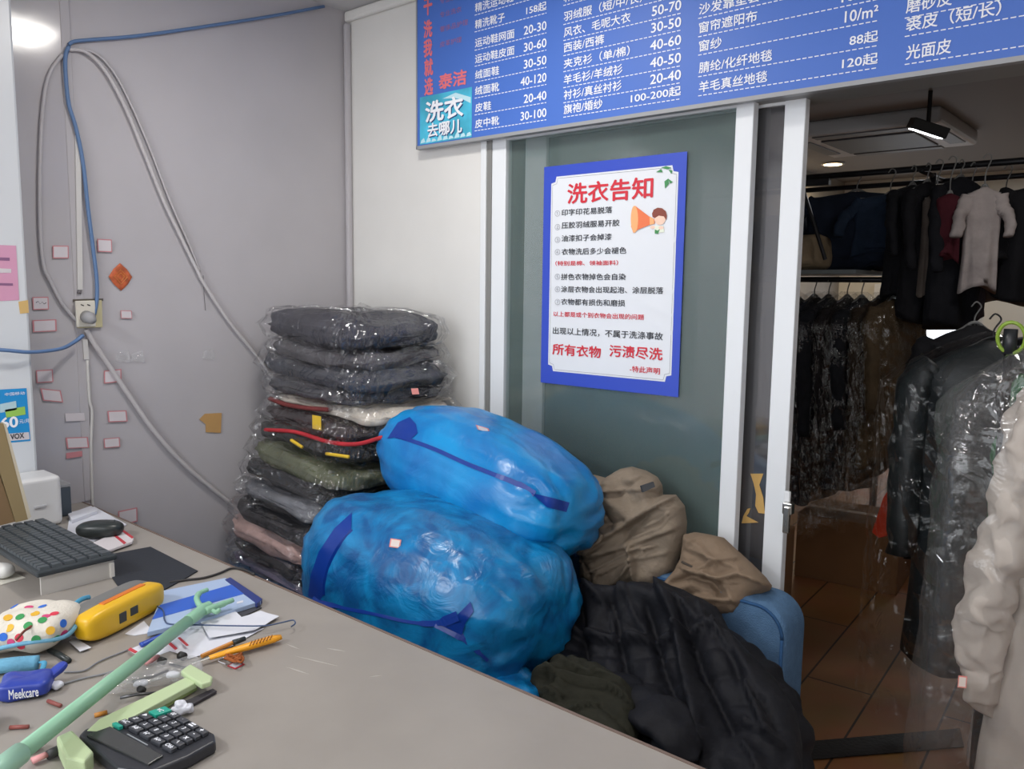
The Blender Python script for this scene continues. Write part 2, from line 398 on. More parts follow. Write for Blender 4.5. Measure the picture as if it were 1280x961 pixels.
def col(xl, xr, rows, h=HT, bold=0.012):
    """rows: (name, photo y at xl, name end px, price, price start px)"""
    zs = []
    for nm, y, xe, price, ps in rows:
        z = zrow(xl, y); x = xw(xl, y); tw.line(nm, (x, YT, z), h, xw(xe, y-0.14*(xe-xl))-x, bold)
        if price:
            yy = y-0.14*(xr-xl); a = xw(ps, yy); tw.line(price, (a, YT, z), h*0.92, xw(xr, yy)-a, bold)
        dashes(x-0.002, xw(xr, y-0.14*(xr-xl)), z-h*0.80)
col(594, 683, [('精洗运动鞋', 10, 642, '128起', 655), ('精洗靴子', 31, 631, '158起', 658), ('运动鞋网面', 54, 643, '20-30', 655), ('运动鞋皮面', 74, 643, '30-60', 655),
    ('绒面鞋', 94, 624, '30-50', 655), ('绒面靴', 114, 624, '40-120', 651), ('皮鞋', 135, 614, '20-40', 655), ('皮中靴', 155, 624, '30-100', 651)])
col(705, 851, [('精洗羽绒服', -3, 775, '60-80', 815), ('羽绒服（短/中/长）', 21, 803, '50-70', 815), ('风衣、毛呢大衣', 41, 788, '50-70', 815), ('西装/西裤', 60, 755, '30-50', 814), ('夹克衫（单/棉）', 80, 787, '40-60', 813),
    ('羊毛衫/羊绒衫', 100, 778, '40-50', 813), ('衬衫/真丝衬衫', 119, 777, '20-40', 813), ('旗袍/婚纱', 137, 753, '100-200起', 789)])
col(874, 1097, [('沙发靠垫套', 12, 950, '10起', 1032), ('窗帘遮阳布', 35, 946, '10/m²', 1052), ('窗纱', 58, 902, '10/m²', 1056), ('腈纶/化纤地毯', 85, 965, '88起', 1062), ('羊毛真丝地毯', 109, 959, '120起', 1053)])
col(1133, 1330, [('磨砂皮', 8, 1190, '', 0), ('裘皮（短/长）', 31, 1251, '', 0), ('光面皮', 66, 1189, '', 0)], h=0.034)
tw.build('price_lettering', M_print, board)
dash.build('dashed_rules', M_print, board)
tr_ = Text(); M_pink = mat('print_red', rgb(226, 116, 124), 0.5)
for ch, x, y in (('干', 535, 8), ('洗', 535, 36), ('我', 535, 60), ('就', 536, 84), ('选', 536, 108)):
    tr_.line(ch, (xw(x, y), YT, zrow(x, y)), 0.060, 0.044, 0.035, centre=True)
tr_.line('泰洁', (xw(549, 103), YT, zrow(549, 103)), 0.052, xw(583, 98)-xw(549, 103), 0.03)
tr_.build('red_lettering', M_pink, board)
td = Text(); 
for s_, y in (('专业洗鞋', 2), ('专业洗衣', 19), ('奢侈品护理', 37), ('皮革护理', 56)): td.line(s_, (xw(550, y), YT, zrow(550, y)), 0.020, xw(585 if len(s_) > 4 else 577, y-4)-xw(550, y), 0.0)
td.build('small_red_lettering', mat('print_dull_red', rgb(156, 104, 146), 0.5), board)
# little turquoise picture with a wave and lettering
a = at('y', YT, 525, 180); xa, xb_ = xw(525, 122), xw(590, 108); za, zb = ZB+0.004, zrow(525, 122)
G().box((xa, YT-0.0006, za), (xb_, YT, zb)).build('picture', mat('turquoise_print', rgb(70, 176, 206), 0.5, var=0.25, vscale=9), board)
wv = G(); wd, ht = xb_-xa, zb-za
for k in range(9):
    x = xa+wd*(k+0.1)/9; wv.prism([(x, YT-0.0008, za+0.004), (x+wd*0.10, YT-0.0008, za+0.006), (x+wd*0.07, YT-0.0008, za+ht*(0.13+0.05*math.sin(k*2.3))), (x+wd*0.02, YT-0.0008, za+ht*0.09)], (0, 0.0002, 0))
wv.prism([(xa+wd*u, YT-0.0008, za+ht*v) for u, v in ((0.45, 0.88), (0.7, 0.95), (0.98, 0.80), (0.98, 0.68), (0.85, 0.78), (0.7, 0.84))], (0, 0.0002, 0))
wv.build('wave', mat('foam_print', rgb(190, 226, 236), 0.5), board)
for nm, mm, dx, lf in (('lettering_shadow', mat('print_navy', rgb(28, 66, 120), 0.5), 0.004, 0.0010), ('picture_lettering', M_print, 0.0, 0.0016)):
    t = Text(lift=lf); t.line('洗衣', (xa+wd*0.12+dx, YT, za+ht*0.66-dx), ht*0.42, wd*0.72, 0.03); t.line('去哪儿', (xa+wd*0.16+dx, YT, za+ht*0.27-dx), ht*0.28, wd*0.66, 0.025); t.build(nm, mm, board)

# ------------------------------------------------------------------ laundry notice on the glass
YP = 0.0095
pl = [at('y', YP, *q) for q in ((680, 211), (858, 187), (849, 493), (676, 481))]
px0 = (pl[0].x+pl[3].x)/2; px1 = (pl[1].x+pl[2].x)/2; pz1 = (pl[0].z+pl[1].z)/2; pz0 = (pl[2].z+pl[3].z)/2
poster = thing('notice_poster', ((px0+px1)/2, YP, pz0), 'blue-bordered white laundry notice with red and black Chinese lettering on the glass', 'poster')
# a wavy sheet
def sheet(name, x0, x1, z0, z1, y, m, parent, notch=0.0, nx=48, nz_=64, off=0.0):
    V = []; F = []
    for j in range(nz_+1):
        for i in range(nx+1):
            u, v = i/nx, j/nz_; x = x0+(x1-x0)*u; z = z0+(z1-z0)*v
            r = 0.0
            for cx, cz, ln, sl_ in ((0.92, 0.66, 0.12, -0.5), (0.90, 0.45, 0.14, -0.3), (0.86, 0.36, 0.16, -0.25), (0.68, 0.46, 0.10, 0.8), (0.9, 0.28, 0.1, -0.3)):
                U_, V_ = (x-px0)/(px1-px0), (z-pz0)/(pz1-pz0)
                du = U_-cx; dv = V_-cz-sl_*du
                r += 0.0011*math.exp(-(dv/0.012)**2-(du/ln)**2)
            V.append((x, y-r-off, z))
    for j in range(nz_):
        for i in range(nx): F.append((j*(nx+1)+i, j*(nx+1)+i+1, (j+1)*(nx+1)+i+1, (j+1)*(nx+1)+i))
    return obj(name, V, F, m, parent, smooth=True)
o_ = sheet('blue_sheet', px0, px1, pz0, pz1, YP, mat('poster_blue', rgb(52, 78, 190), 0.38), poster)
bw = (px1-px0)
def p6(x, y): return (660+x/2.827, 170+y/2.827)
def PX(x, y): return at('y', YP, *p6(x, y))
ia, ib = PX(77, 500).x, PX(519, 500).x; ja = (PX(75, 835).z+PX(490, 862).z)/2; jb = (PX(85, 155).z+PX(515, 92).z)/2
nt = 0.022
poly = [(ia+nt, ja), (ib-nt, ja), (ib-nt*0.8, ja+nt*0.8), (ib, ja+nt), (ib, jb-nt), (ib-nt*0.8, jb-nt*0.8), (ib-nt, jb), (ia+nt, jb), (ia+nt*0.8, jb-nt*0.8), (ia, jb-nt), (ia, ja+nt), (ia+nt*0.8, ja+nt*0.8)]
M_paper = mat('poster_paper', rgb(224, 228, 234), 0.35)
YW = YP-0.0006
# white field as a gridded sheet so that it follows the wrinkles
V2, F2, _ = grid_outline(poly, 0.011)
def wr(x, z):
    r = 0.0
    for cx, cz, ln, sl_ in ((0.92, 0.66, 0.12, -0.5), (0.90, 0.45, 0.14, -0.3), (0.86, 0.36, 0.16, -0.25), (0.68, 0.46, 0.10, 0.8), (0.9, 0.28, 0.1, -0.3)):
        u, v = (x-px0)/(px1-px0), (z-pz0)/(pz1-pz0); du = u-cx; dv = v-cz-sl_*du; r += 0.0011*math.exp(-(dv/0.012)**2-(du/ln)**2)
    return r
obj('white_field', [(x, YW-wr(x, z), z) for x, z in V2], F2, M_paper, poster, smooth=True)
ln_ = G(); q = [(x+(0.006 if x < (ia+ib)/2 else -0.006), z+(0.006 if z < (ja+jb)/2 else -0.006)) for x, z in poly]
for (x1, z1), (x2, z2) in zip(q, q[1:]+q[:1]): ln_.tube([(x1, YW-0.0004, z1), (x2, YW-0.0004, z2)], 0.0006, 4)
ln_.build('border_line', mat('print_grey', rgb(150, 152, 160), 0.5), poster)
YL = YW-0.0016
def plines(nm, m, items, bold):
    t = Text(lift=0.0002)
    for s_, xl, xr, y, hh in items:
        A, B = at('y', YL, *p6(xl, y)), at('y', YL, *p6(xr, y)); t.line(s_, (A.x, YL, A.z), hh, B.x-A.x, bold)
    t.build(nm, m, poster)
M_red = mat('print_red_strong', rgb(206, 40, 58), 0.5); M_blk = mat('print_black', rgb(44, 46, 54), 0.5)
plines('title_lettering', M_red, [('洗衣告知', 140, 440, 205, 0.066), ('所有衣物', 87, 257, 752, 0.038), ('污渍尽洗', 288, 475, 758, 0.038)], 0.022)
plines('red_lettering', M_red, [('（特别是棉、领袖面料）', 97, 318, 450, 0.016), ('以上都是或个别衣物会出现的问题', 90, 410, 628, 0.017), ('-特此声明', 360, 466, 822, 0.020)], 0.014)
plines('black_lettering', M_blk, [('印字印花易脱落', 119, 297, 271, 0.021), ('压胶羽绒服易开胶', 119, 323, 316, 0.021), ('油漆扣子会掉漆', 119, 295, 362, 0.021), ('衣物洗后多少会褪色', 119, 347, 409, 0.021),
    ('拼色衣物掉色会自染', 117, 345, 497, 0.021), ('涂层衣物会出现起泡、涂层脱落', 117, 478, 541, 0.021), ('衣物都有损伤和磨损', 117, 343, 585, 0.021), ('出现以上情况，不属于洗涤事故', 88, 477, 687, 0.024)], 0.012)
plines('number_lettering', mat('print_grey', rgb(150, 152, 160), 0.5), [(c_, 95, 113, y, 0.020) for c_, y in zip('①②③④⑤⑥⑦', (274, 322, 367, 410, 497, 541, 586))], 0.0)
# small drawing: a child with a megaphone, and a leaf sprig in the corner
def flat(nm, m, polys, y=YL-0.0008):
    gg = G()
    for p in polys: gg.prism([at('y', y, *p6(*c_)) for c_ in p], (0, 0.0003, 0))
    gg.build(nm, m, poster)
def ell(cx, cy, a_, b_, n=18, t0=0, t1=2*math.pi): return [(cx+a_*math.cos(t0+(t1-t0)*i/n), cy+b_*math.sin(t0+(t1-t0)*i/n)) for i in range(n)]
flat('drawn_face', mat('print_skin', rgb(240, 206, 186), 0.5), [ell(466, 292, 20, 22), ell(440, 322, 9, 6), ell(470, 324, 9, 6)])
flat('drawn_hair', mat('print_brown', rgb(134, 66, 52), 0.5), [[(438, 274), (444, 260), (458, 253), (474, 255), (487, 266), (491, 282), (488, 297), (480, 284), (462, 281), (448, 290), (440, 286)]], YL-0.0010)
flat('drawn_shirt', mat('print_pale', rgb(226, 232, 214), 0.5), [[(448, 318), (478, 316), (482, 340), (446, 342)]], YL-0.0006)
flat('drawn_leaf', mat('print_green', rgb(64, 140, 84), 0.5), [[(448, 330), (458, 334), (466, 328), (460, 345), (448, 345)], [(496, 152), (512, 162), (502, 168)], [(482, 160), (496, 150), (498, 168), (484, 185)], [(470, 112), (488, 106), (506, 112), (492, 118)], [(452, 128), (470, 116), (476, 128)], [(496, 118), (510, 122), (506, 134)]], YL-0.0009)
flat('drawn_megaphone', mat('print_orange', rgb(232, 120, 76), 0.5), [[(378, 246), (388, 254), (428, 284), (446, 294), (448, 310), (430, 314), (390, 330), (372, 342), (364, 320), (366, 280)]], YL-0.0012)
flat('drawn_megaphone_mouth', mat('print_peach', rgb(240, 176, 120), 0.5), [ell(376, 294, 13, 48), [(430, 284), (444, 292), (446, 310), (430, 314)]], YL-0.0014)

# ------------------------------------------------------------------ counter
ZC = 0.762
def cz(x, y, z=ZC): return at('z', z, x, y)
counter = thing('counter', (1.4, -1.6, 0), 'long grey laminate counter with scuffed top in the foreground', 'counter')
YF = -1.142
M_lam = mat('grey_laminate', rgb(150, 144, 137), 0.42, spec=0.4, bump=0.03, bscale=30, var=0.06, vscale=4)
G().box((0.006, -2.06, ZC-0.024), (2.95, YF, ZC)).build('worktop', M_lam, counter, bevel=0.002)
G().box((0.006, YF-0.004, ZC-0.026), (2.95, YF+0.0025, ZC+0.0012)).build('edge_strip', mat('edge_brown', rgb(112, 94, 84), 0.5), counter)
G().box((0.02, -2.0, 0.0), (2.93, YF-0.02, ZC-0.024)).build('front_panel', mat('counter_body', rgb(150, 146, 138), 0.6), counter)
# scratches and pale scuffs on the worktop
sc = G(); rs = random.Random(3)
for x, y, L_, a_ in ((395, 826, 0.05, 0.3), (420, 812, 0.02, 0.4), (372, 838, 0.03, 0.2), (470, 845, 0.012, 1.0), (366, 808, 0.02, 0.1)):
    p = cz(x, y); d = Vector((math.cos(a_), math.sin(a_), 0)); nn = Vector((-d.y, d.x, 0))*0.0018
    sc.prism([p-d*L_+Vector((0, 0, 0.0001)), p+nn, p+d*L_, p-nn], (0, 0, 0.0004))
sc.build('scuff', mat('scuff_white', rgb(176, 171, 164), 0.6), counter)

# ------------------------------------------------------------------ blue sofa
SX0, SX1 = 0.035, 2.055
M_sofa = fabric('blue_sofa_cloth', rgb(84, 116, 150), bump=0.5, bscale=260, var=0.08, vscale=40)
M_sofad = fabric('blue_sofa_piping', rgb(48, 84, 126))
sofa = thing('sofa', (1.0, -0.4, 0), 'blue fabric sofa against the glass partition, its right end showing', 'sofa')
def rounded_rect(x0, x1, z0, z1, r, n=8):
    out = []
    for cx, cz_, a0 in ((x1-r, z1-r, 0), (x0+r, z1-r, 90), (x0+0.02, z0+0.02, 180), (x1-0.02, z0+0.02, 270)):
        rr = r if a0 < 180 else 0.02
        for i in range(n+1):
            a_ = math.radians(a0+90*i/n); out.append((cx+rr*math.cos(a_), cz_+rr*math.sin(a_)))
    return out
prof = rounded_rect(SX0, SX1, 0.10, 0.655, 0.085)
G().prism([(x, -0.165, z) for x, z in prof], (0, 0.145, 0)).build('backrest', M_sofa, sofa, smooth=True, bevel=0.020, segs=4)
sofa.children[-1].data.polygons.foreach_set('use_smooth', [True]*len(sofa.children[-1].data.polygons))
pp = [(x, -0.163, z) for x, z in rounded_rect(SX0+0.012, SX1-0.012, 0.12, 0.643, 0.078)]
G().tube(pp+pp[:1], 0.005, 6).build('piping', M_sofad, sofa, smooth=True)
G().box((SX0, -0.90, 0.10), (SX1, -0.155, 0.30)).build('base', M_sofa, sofa, bevel=0.02, segs=3)
for i, (a_, b_) in enumerate(((SX0, 0.72), (0.725, 1.39), (1.395, SX1))):
    G().box((a_+0.004, -0.90, 0.302), (b_-0.002, -0.165, 0.425)).build('seat_cushion', M_sofa, sofa, bevel=0.03, segs=4)
for x in (SX0+0.06, SX1-0.06):
    for y in (-0.84, -0.1): G().tube([(x, y, 0), (x, y, 0.11)], [0.018, 0.025], 12).build('leg', mat('dark_wood', rgb(50, 36, 28), 0.5), sofa)
SEAT = 0.425

# ------------------------------------------------------------------ stack of folded garments in clear bags
M_film = film('clear_film', base=0.10, glossmax=0.28, haze=0.0)
rs = random.Random(11)
def tag_part(name, p, ax, ay, w, h_, parent, col_=rgb(238, 190, 180), face=None):
    ax = Vector(ax).normalized(); ay = Vector(ay).normalized(); p = Vector(p)
    n = ax.cross(ay).normalized()*0.0008
    q = [p-ax*w/2-ay*h_/2, p+ax*w/2-ay*h_/2, p+ax*w/2+ay*h_/2, p-ax*w/2+ay*h_/2]
    o = G().prism(q, n).build(name, mat('tag_pink', rgb(236, 150, 140), 0.6), parent)
    if face is not False:
        q2 = [p+n*1.2+(v-p)*0.78 for v in q]; G().prism(q2, n*0.4).build('tag_paper', mat('tag_paper', rgb(240, 226, 218), 0.6), o)
    return o
rj = random.Random(77)
def folded(z0, hgt, xa, xb, ya, yb_, colr, label, seed, tilt=(0, 0), trims=(), sheen=0.0, puffs=0, lay=3, dx=0.0, wob=0.016, film_seed=0.0, matname=None, stick=0.03):
    c = Vector(((xa+xb)/2, (ya+yb_)/2, z0+hgt/2)); ax = ((xb-xa)/2, (yb_-ya)/2, hgt/2*1.22)
    M = Matrix.Rotation(tilt[1], 4, 'Y') @ Matrix.Rotation(tilt[0], 4, 'X') @ Matrix.Rotation(rs.uniform(-0.05, 0.05), 4, 'Z')
    root = thing('folded_garment', (c.x, c.y, z0), label, 'folded clothes', 'folded clothes in clear bags stacked on the sofa')
    def dsp(l, p):
        rim = 1-l.z*l.z
        per = math.atan2(l.y, l.x)
        lay_ = -0.010*rim*abs(math.sin((l.z*1.0+0.15*math.sin(3*per+seed)+0.1*math.sin(7*per+seed*2))*lay*math.pi/2))
        w = wob*nz((p.x+c.x, p.y+c.y, p.z*2.2), 7, seed)+wob*0.55*nz((p.x, p.y, p.z*3), 17, seed+3)+wob*0.3*nz((p.x, p.y, p.z*3), 38, seed+9)
        w += 0.011*nz((p.x*4+c.x, p.y*4, p.z*26), 1.0, seed+40)+0.007*nz((p.x*9, p.y*9, p.z*60+p.x*12), 1.0, seed+50)
        if puffs: w += 0.010*abs(math.sin(p.x*puffs+seed))*rim
        return w+lay_*1.3
    V, F = superell(c, ax, M, 0.34, 0.62, 140, 30, dsp)
    m = fabric(matname or 'folded_cloth_%d' % int(seed*10), colr, rough=0.8, bump=0.5, bscale=45, var=0.22, vscale=9, sheen=sheen)
    obj('garment', V, F, m, root, smooth=True)
    def dspf(l, p):
        cr = abs(nz((p.x+c.x, p.y+c.y, p.z+z0), 14, seed+20))+0.6*abs(nz((p.x, p.y, p.z+z0), 34, seed+21))+0.5*abs(nz((p.x, p.y, p.z), 90, seed+4))
        cor = (abs(l.x*l.y))**2; cr += rj.uniform(-0.3, 0.3)
        return 0.004+0.8*dsp(l, p)+0.022*cr*(1-0.4*l.z*l.z)+stick*cor*(1-abs(l.z))
    V, F = superell(c, (ax[0]+0.006, ax[1]+0.006, ax[2]*0.96), M, 0.34, 0.6, 120, 20, dspf)
    obj('clear_bag', V, F, M_film, root, smooth=False)
    return root, c, ax, M
ST = [  # height, colour, label, trims, extra extents (left, front, right)
 (0.050, (120, 112, 132), 'lavender grey folded garment in a clear bag, at the very bottom of the stack', dict(), (0.0, -0.14, 0.0)),
 (0.050, (44, 44, 48), 'charcoal folded garment in a clear bag, just under the pink one low in the stack', dict(), (0.0, -0.15, 0.0)),
 (0.078, (188, 158, 152), 'dusty pink quilted folded garment in a clear bag, low in the stack', dict(puffs=28), (0.0, -0.15, -0.02)),
 (0.062, (38, 38, 42), 'black folded garment in a clear bag, resting on the dusty pink one', dict(), (0.0, -0.14, 0.0)),
 (0.064, (112, 114, 120), 'light grey folded garment in a clear bag, below the shiny black one', dict(), (0.02, -0.11, 0.0)),
 (0.062, (34, 36, 40), 'shiny black folded garment in a clear bag, between the light grey and the olive ones', dict(), (0.01, -0.09, 0.02)),
 (0.078, (92, 96, 76), 'olive green folded garment in a clear bag, halfway up the stack', dict(), (0.02, -0.07, 0.02)),
 (0.070, (50, 50, 50), 'dark folded garment with yellow strips in a clear bag, on the olive one', dict(), (0.03, -0.04, 0.0)),
 (0.064, (58, 50, 52), 'dark folded garment with a yellow label and red edge in a clear bag', dict(), (0.04, -0.03, 0.0)),
 (0.050, (206, 198, 186), 'cream white folded garment in a clear bag, bulging out to the right of the stack', dict(), (0.10, 0.0, 0.05)),
 (0.058, (66, 66, 72), 'dark grey folded garment with a small pink tag in a clear bag', dict(), (0.07, -0.02, 0.0)),
 (0.070, (62, 64, 72), 'dark slate quilted folded jacket in a clear bag, third from the top of the stack', dict(puffs=30), (0.03, -0.01, 0.03)),
 (0.062, (82, 80, 84), 'ash grey folded garment in a clear bag, second from the top of the stack', dict(), (0.06, 0.0, 0.0)),
 (0.092, (58, 58, 66), 'dark grey folded hooded jacket in a clear bag, on top of the stack', dict(lay=4), (0.055, -0.01, 0.0)),
]
zz = SEAT; tot = sum(s[0] for s in ST); ksc = (1.405-SEAT)/tot
for i, (hh, c_, lb, kw, (l_, f_, r_)) in enumerate(ST):
    hh *= ksc
    root, c, ax, M = folded(zz, hh, 0.055+l_, 0.695+r_, -0.52+f_, -0.075, rgb(*c_), lb, 1.7+i*1.31, tilt=(rs.uniform(-0.03, 0.03), 0.06+rs.uniform(-0.015, 0.015)+(0.03 if i < 7 else 0)), **kw)
    if 'yellow label' in lb:
        p = at('y', c.y-ax[1]-0.012, 396, 528); tag_part('yellow_label', p, (1, 0, 0), (0, 0, 1), 0.05, 0.048, root, face=False)['label'] = 'yellow label'
        root.children[-1].data.materials[0] = mat('label_yellow', rgb(216, 180, 48), 0.6)
        edge_ = [at('y', c.y-ax[1]-0.012, x, y) for x, y in ((332, 537), (370, 540), (410, 552), (445, 555), (480, 546))]
        G().tube(spline(edge_), 0.009, 8, flat=0.8).build('red_edge', fabric('red_cloth', rgb(172, 48, 56)), root, smooth=True)
    if 'yellow strips' in lb:
        for a_, b_ in (((364, 550), (378, 559)), ((408, 567), (436, 571))):
            G().tube(spline([at('y', c.y-ax[1]-0.014, *a_), at('y', c.y-ax[1]-0.016, *b_)]), 0.006, 6).build('yellow_strip', mat('label_yellow', rgb(216, 180, 48), 0.6), root, smooth=True)
    if 'cream white' in lb:
        edge_ = [at('y', c.y-ax[1]-0.008, x, y) for x, y in ((338, 498), (360, 506), (385, 510), (410, 512))]
        G().tube(spline(edge_), 0.012, 8, flat=0.7).build('dark_red_fold', fabric('dark_red_cloth', rgb(110, 52, 52)), root, smooth=True)
    if 'pink tag' in lb:
        tag_part('pink_tag', at('y', -0.36, 519, 489), (0.9, 0.4, 0.1), (0, -0.3, 1), 0.026, 0.022, root, face=False)
    zz += hh*0.985

# ------------------------------------------------------------------ two blue quilt bags
def quilt_bag(name, c, ax, rz, ry, rx, label, seed, seamfn, tagpx, mott, tagd):
    M = Matrix.Rotation(rz, 4, 'Z') @ Matrix.Rotation(ry, 4, 'Y') @ Matrix.Rotation(rx, 4, 'X')
    root = thing(name, (c[0], c[1], c[2]-ax[2]), label, 'bag', 'blue bags of bedding on the sofa')
    c = Vector(c); EX = (0.62, 0.72) if mott else (0.48, 0.80)
    def dsp(l, p):
        e = abs(l.x)**3
        w = 0.012*nz(p, 5, seed)+0.004*nz(p, 12, seed+2)
        th = math.atan2(l.z, l.y)
        w += (0.008*e)*math.sin(th*7+3*nz(p, 6, seed+1))+0.004*e*math.sin(th*19+seed)
        w += 0.0025*nz((p.x*0.35, p.y*1.4, p.z*1.4), 34, seed+4)+(0.0016*nz((p.x, p.y, p.z), 60, seed+6) if mott else 0)
        if l.x > 0.55: w += 0.018*abs(nz(p, 12, seed+8))*min(1, (l.x-0.55)*4)
        return w
    V, F = superell(c, ax, M, EX[0], EX[1], 128, 72, dsp)
    m = bpy.data.materials.get('blue_plastic_%d' % mott)
    if m is None:
        m = mat('blue_plastic_%d' % mott, rgb(16, 118, 214), 0.32, spec=0.55, var=0.0)
        m.name = 'blue_plastic_%d' % mott; nt = m.node_tree; b = nt.nodes['Principled BSDF']; N = nt.nodes.new; L = nt.links.new
        tc = N('ShaderNodeTexCoord'); n1 = N('ShaderNodeTexNoise'); n1.inputs['Scale'].default_value = 9 if mott else 4; n1.inputs['Detail'].default_value = 6; n1.inputs['Distortion'].default_value = 1.2
        r = N('ShaderNodeValToRGB'); r.color_ramp.elements[0].position = 0.36; r.color_ramp.elements[1].position = 0.62
        r.color_ramp.elements[0].color = (*(rgb(6, 82, 140) if mott else rgb(8, 108, 178)), 1); r.color_ramp.elements[1].color = (*(rgb(14, 128, 186) if mott else rgb(16, 140, 204)), 1)
        L(tc.outputs['Object'], n1.inputs['Vector']); L(n1.outputs['Fac'], r.inputs[0]); L(r.outputs[0], b.inputs['Base Color'])
        n2 = N('ShaderNodeTexNoise'); n2.inputs['Scale'].default_value = 11; n2.inputs['Detail'].default_value = 4; n2.inputs['Distortion'].default_value = 1.5
        bu = N('ShaderNodeBump'); bu.inputs['Strength'].default_value = 0.30 if mott else 0.14; bu.inputs['Distance'].default_value = 0.02
        L(tc.outputs['Object'], n2.inputs['Vector']); L(n2.outputs['Fac'], bu.inputs['Height']); L(bu.outputs[0], b.inputs['Normal'])
    obj('bag_body', V, F, m, root, smooth=True)
    dark = mat('blue_plastic_seam', rgb(8, 52, 140), 0.3, spec=0.5)
    def onbag(th, ph, off):
        l = Vector((sp(math.cos(ph), 0.72)*sp(math.cos(th), 0.62), sp(math.cos(ph), 0.72)*sp(math.sin(th), 0.62), sp(math.sin(ph), 0.72)))
        p = Vector((l.x*ax[0], l.y*ax[1], l.z*ax[2])); nn = Vector((l.x/ax[0], l.y/ax[1], l.z/ax[2])).normalized()
        return c+M @ (p+nn*(dsp(l, p)+off))
    bvh = BVHTree.FromPolygons(V, F)
    def hit(x, y, off=0.003):
        d = Vector(sight(x, y)).normalized(); h_ = bvh.ray_cast(Vector(CAM), d)[0]
        if h_ is None: h_ = bvh.find_nearest(Vector(CAM)+d*2.3)[0]
        return h_-d*off
    return root, hit, dark, m
def ribbon(path, w, up, name, m, parent, th=0.002):
    path = spline(path, 6); V = []; F = []; n = len(path)
    for i, p in enumerate(path):
        t = (path[min(i+1, n-1)]-path[max(i-1, 0)]).normalized(); view = (Vector(CAM)-p).normalized(); s_ = t.cross(view).normalized()
        ww = w[min(i*len(w)//n, len(w)-1)] if isinstance(w, list) else w
        V += [p-s_*ww, p+s_*ww, p+s_*ww-view*0.004, p-s_*ww-view*0.004]
    for i in range(n-1):
        for j in range(4): F.append((i*4+j, i*4+(j+1) % 4, i*4+4+(j+1) % 4, i*4+4+j))
    F += [(0, 1, 2, 3), tuple(range(4*n-4, 4*n))]
    return obj(name, V, F, m, parent, smooth=False)
def patch(px, hit_, name, m, parent, off=0.0035):
    V2_, F2_, d_ = grid_outline([(float(x), float(y)) for x, y in px], 6.0)
    top = [hit_(x, y, off) for x, y in V2_]; bot = [p+Vector(_F)*0.006 for p in top]; n_ = len(top)
    return obj(name, top+bot, F2_+[[i+n_ for i in f[::-1]] for f in F2_], m, parent, smooth=True)
lo, hit, dark, mb = quilt_bag('quilt_bag', (1.215, -0.660, 0.655), (0.400, 0.275, 0.230), 0.06, 0.10, -0.15, 'big mottled blue plastic bag of bedding, the lower one, in front of the folded stack', 3.3, None, None, 1, None)
ribbon([hit(*q, 0.004) for q in ((392, 745), (420, 757), (470, 768), (510, 777), (545, 779), (572, 770))], [0.010, 0.005, 0.004, 0.004, 0.007, 0.012], None, 'seam', dark, lo)
ribbon([hit(*q, 0.004) for q in ((545, 779), (575, 795), (598, 815), (610, 826))], [0.010, 0.006, 0.004], None, 'seam', dark, lo)
patch([(440, 640), (418, 660), (398, 690), (388, 720), (385, 745), (398, 752), (404, 744), (405, 726), (411, 704), (423, 682), (439, 662)], hit, 'side_flange', dark, lo)
patch([(546, 779), (570, 770), (588, 752), (592, 764), (582, 778), (577, 794)], hit, 'flap', dark, lo)
ribbon([hit(*q, 0.004) for q in ((440, 662), (424, 682), (412, 704), (406, 726), (405, 744))], 0.004, None, 'seam', dark, lo)
q = hit(494, 679, 0.012); rv = (Vector(CAM)-q).normalized()
sd = Vector((0.9, 0.3, 0.0)); sd = (sd-rv*sd.dot(rv)).normalized(); tag_part('price_tag', q, sd, rv.cross(sd), 0.028, 0.022, lo)
V, F = superell((1.57, -0.75, 0.49), (0.13, 0.07, 0.06), Matrix.Rotation(-0.5, 4, 'Z'), 0.8, 0.8, 40, 20, lambda l, p: 0.012*nz(p, 16, 2)+0.006*nz(p, 40, 3))
obj('loose_end', V, F, mb, lo, smooth=True)
up_, hit2, dark, mb2 = quilt_bag('quilt_bag', (1.165, -0.385, 0.900), (0.375, 0.215, 0.185), -0.04, 0.23, -0.12, 'smooth blue plastic bag of bedding, the upper one, lying on the lower bag', 8.1, None, None, 0, None)
ribbon([hit2(*q, 0.004) for q in ((494, 545), (515, 551), (545, 562), (580, 578), (620, 594), (645, 604), (668, 618))], [0.006, 0.006, 0.006, 0.006, 0.007, 0.010], None, 'seam', dark, up_)
patch([(484, 548), (497, 528), (512, 521), (520, 530), (522, 541), (512, 550), (494, 547)], hit2, 'gusset', dark, up_)
patch([(664, 616), (690, 622), (712, 628), (708, 640), (684, 634)], hit2, 'flap', dark, up_)
q = hit2(604, 536, 0.012); rv = (Vector(CAM)-q).normalized(); sd = Vector((0.9, 0.35, -0.2)); sd = (sd-rv*sd.dot(rv)).normalized()
tag_part('price_tag', q, sd, Vector((0, -0.5, 0.8)), 0.04, 0.018, up_)

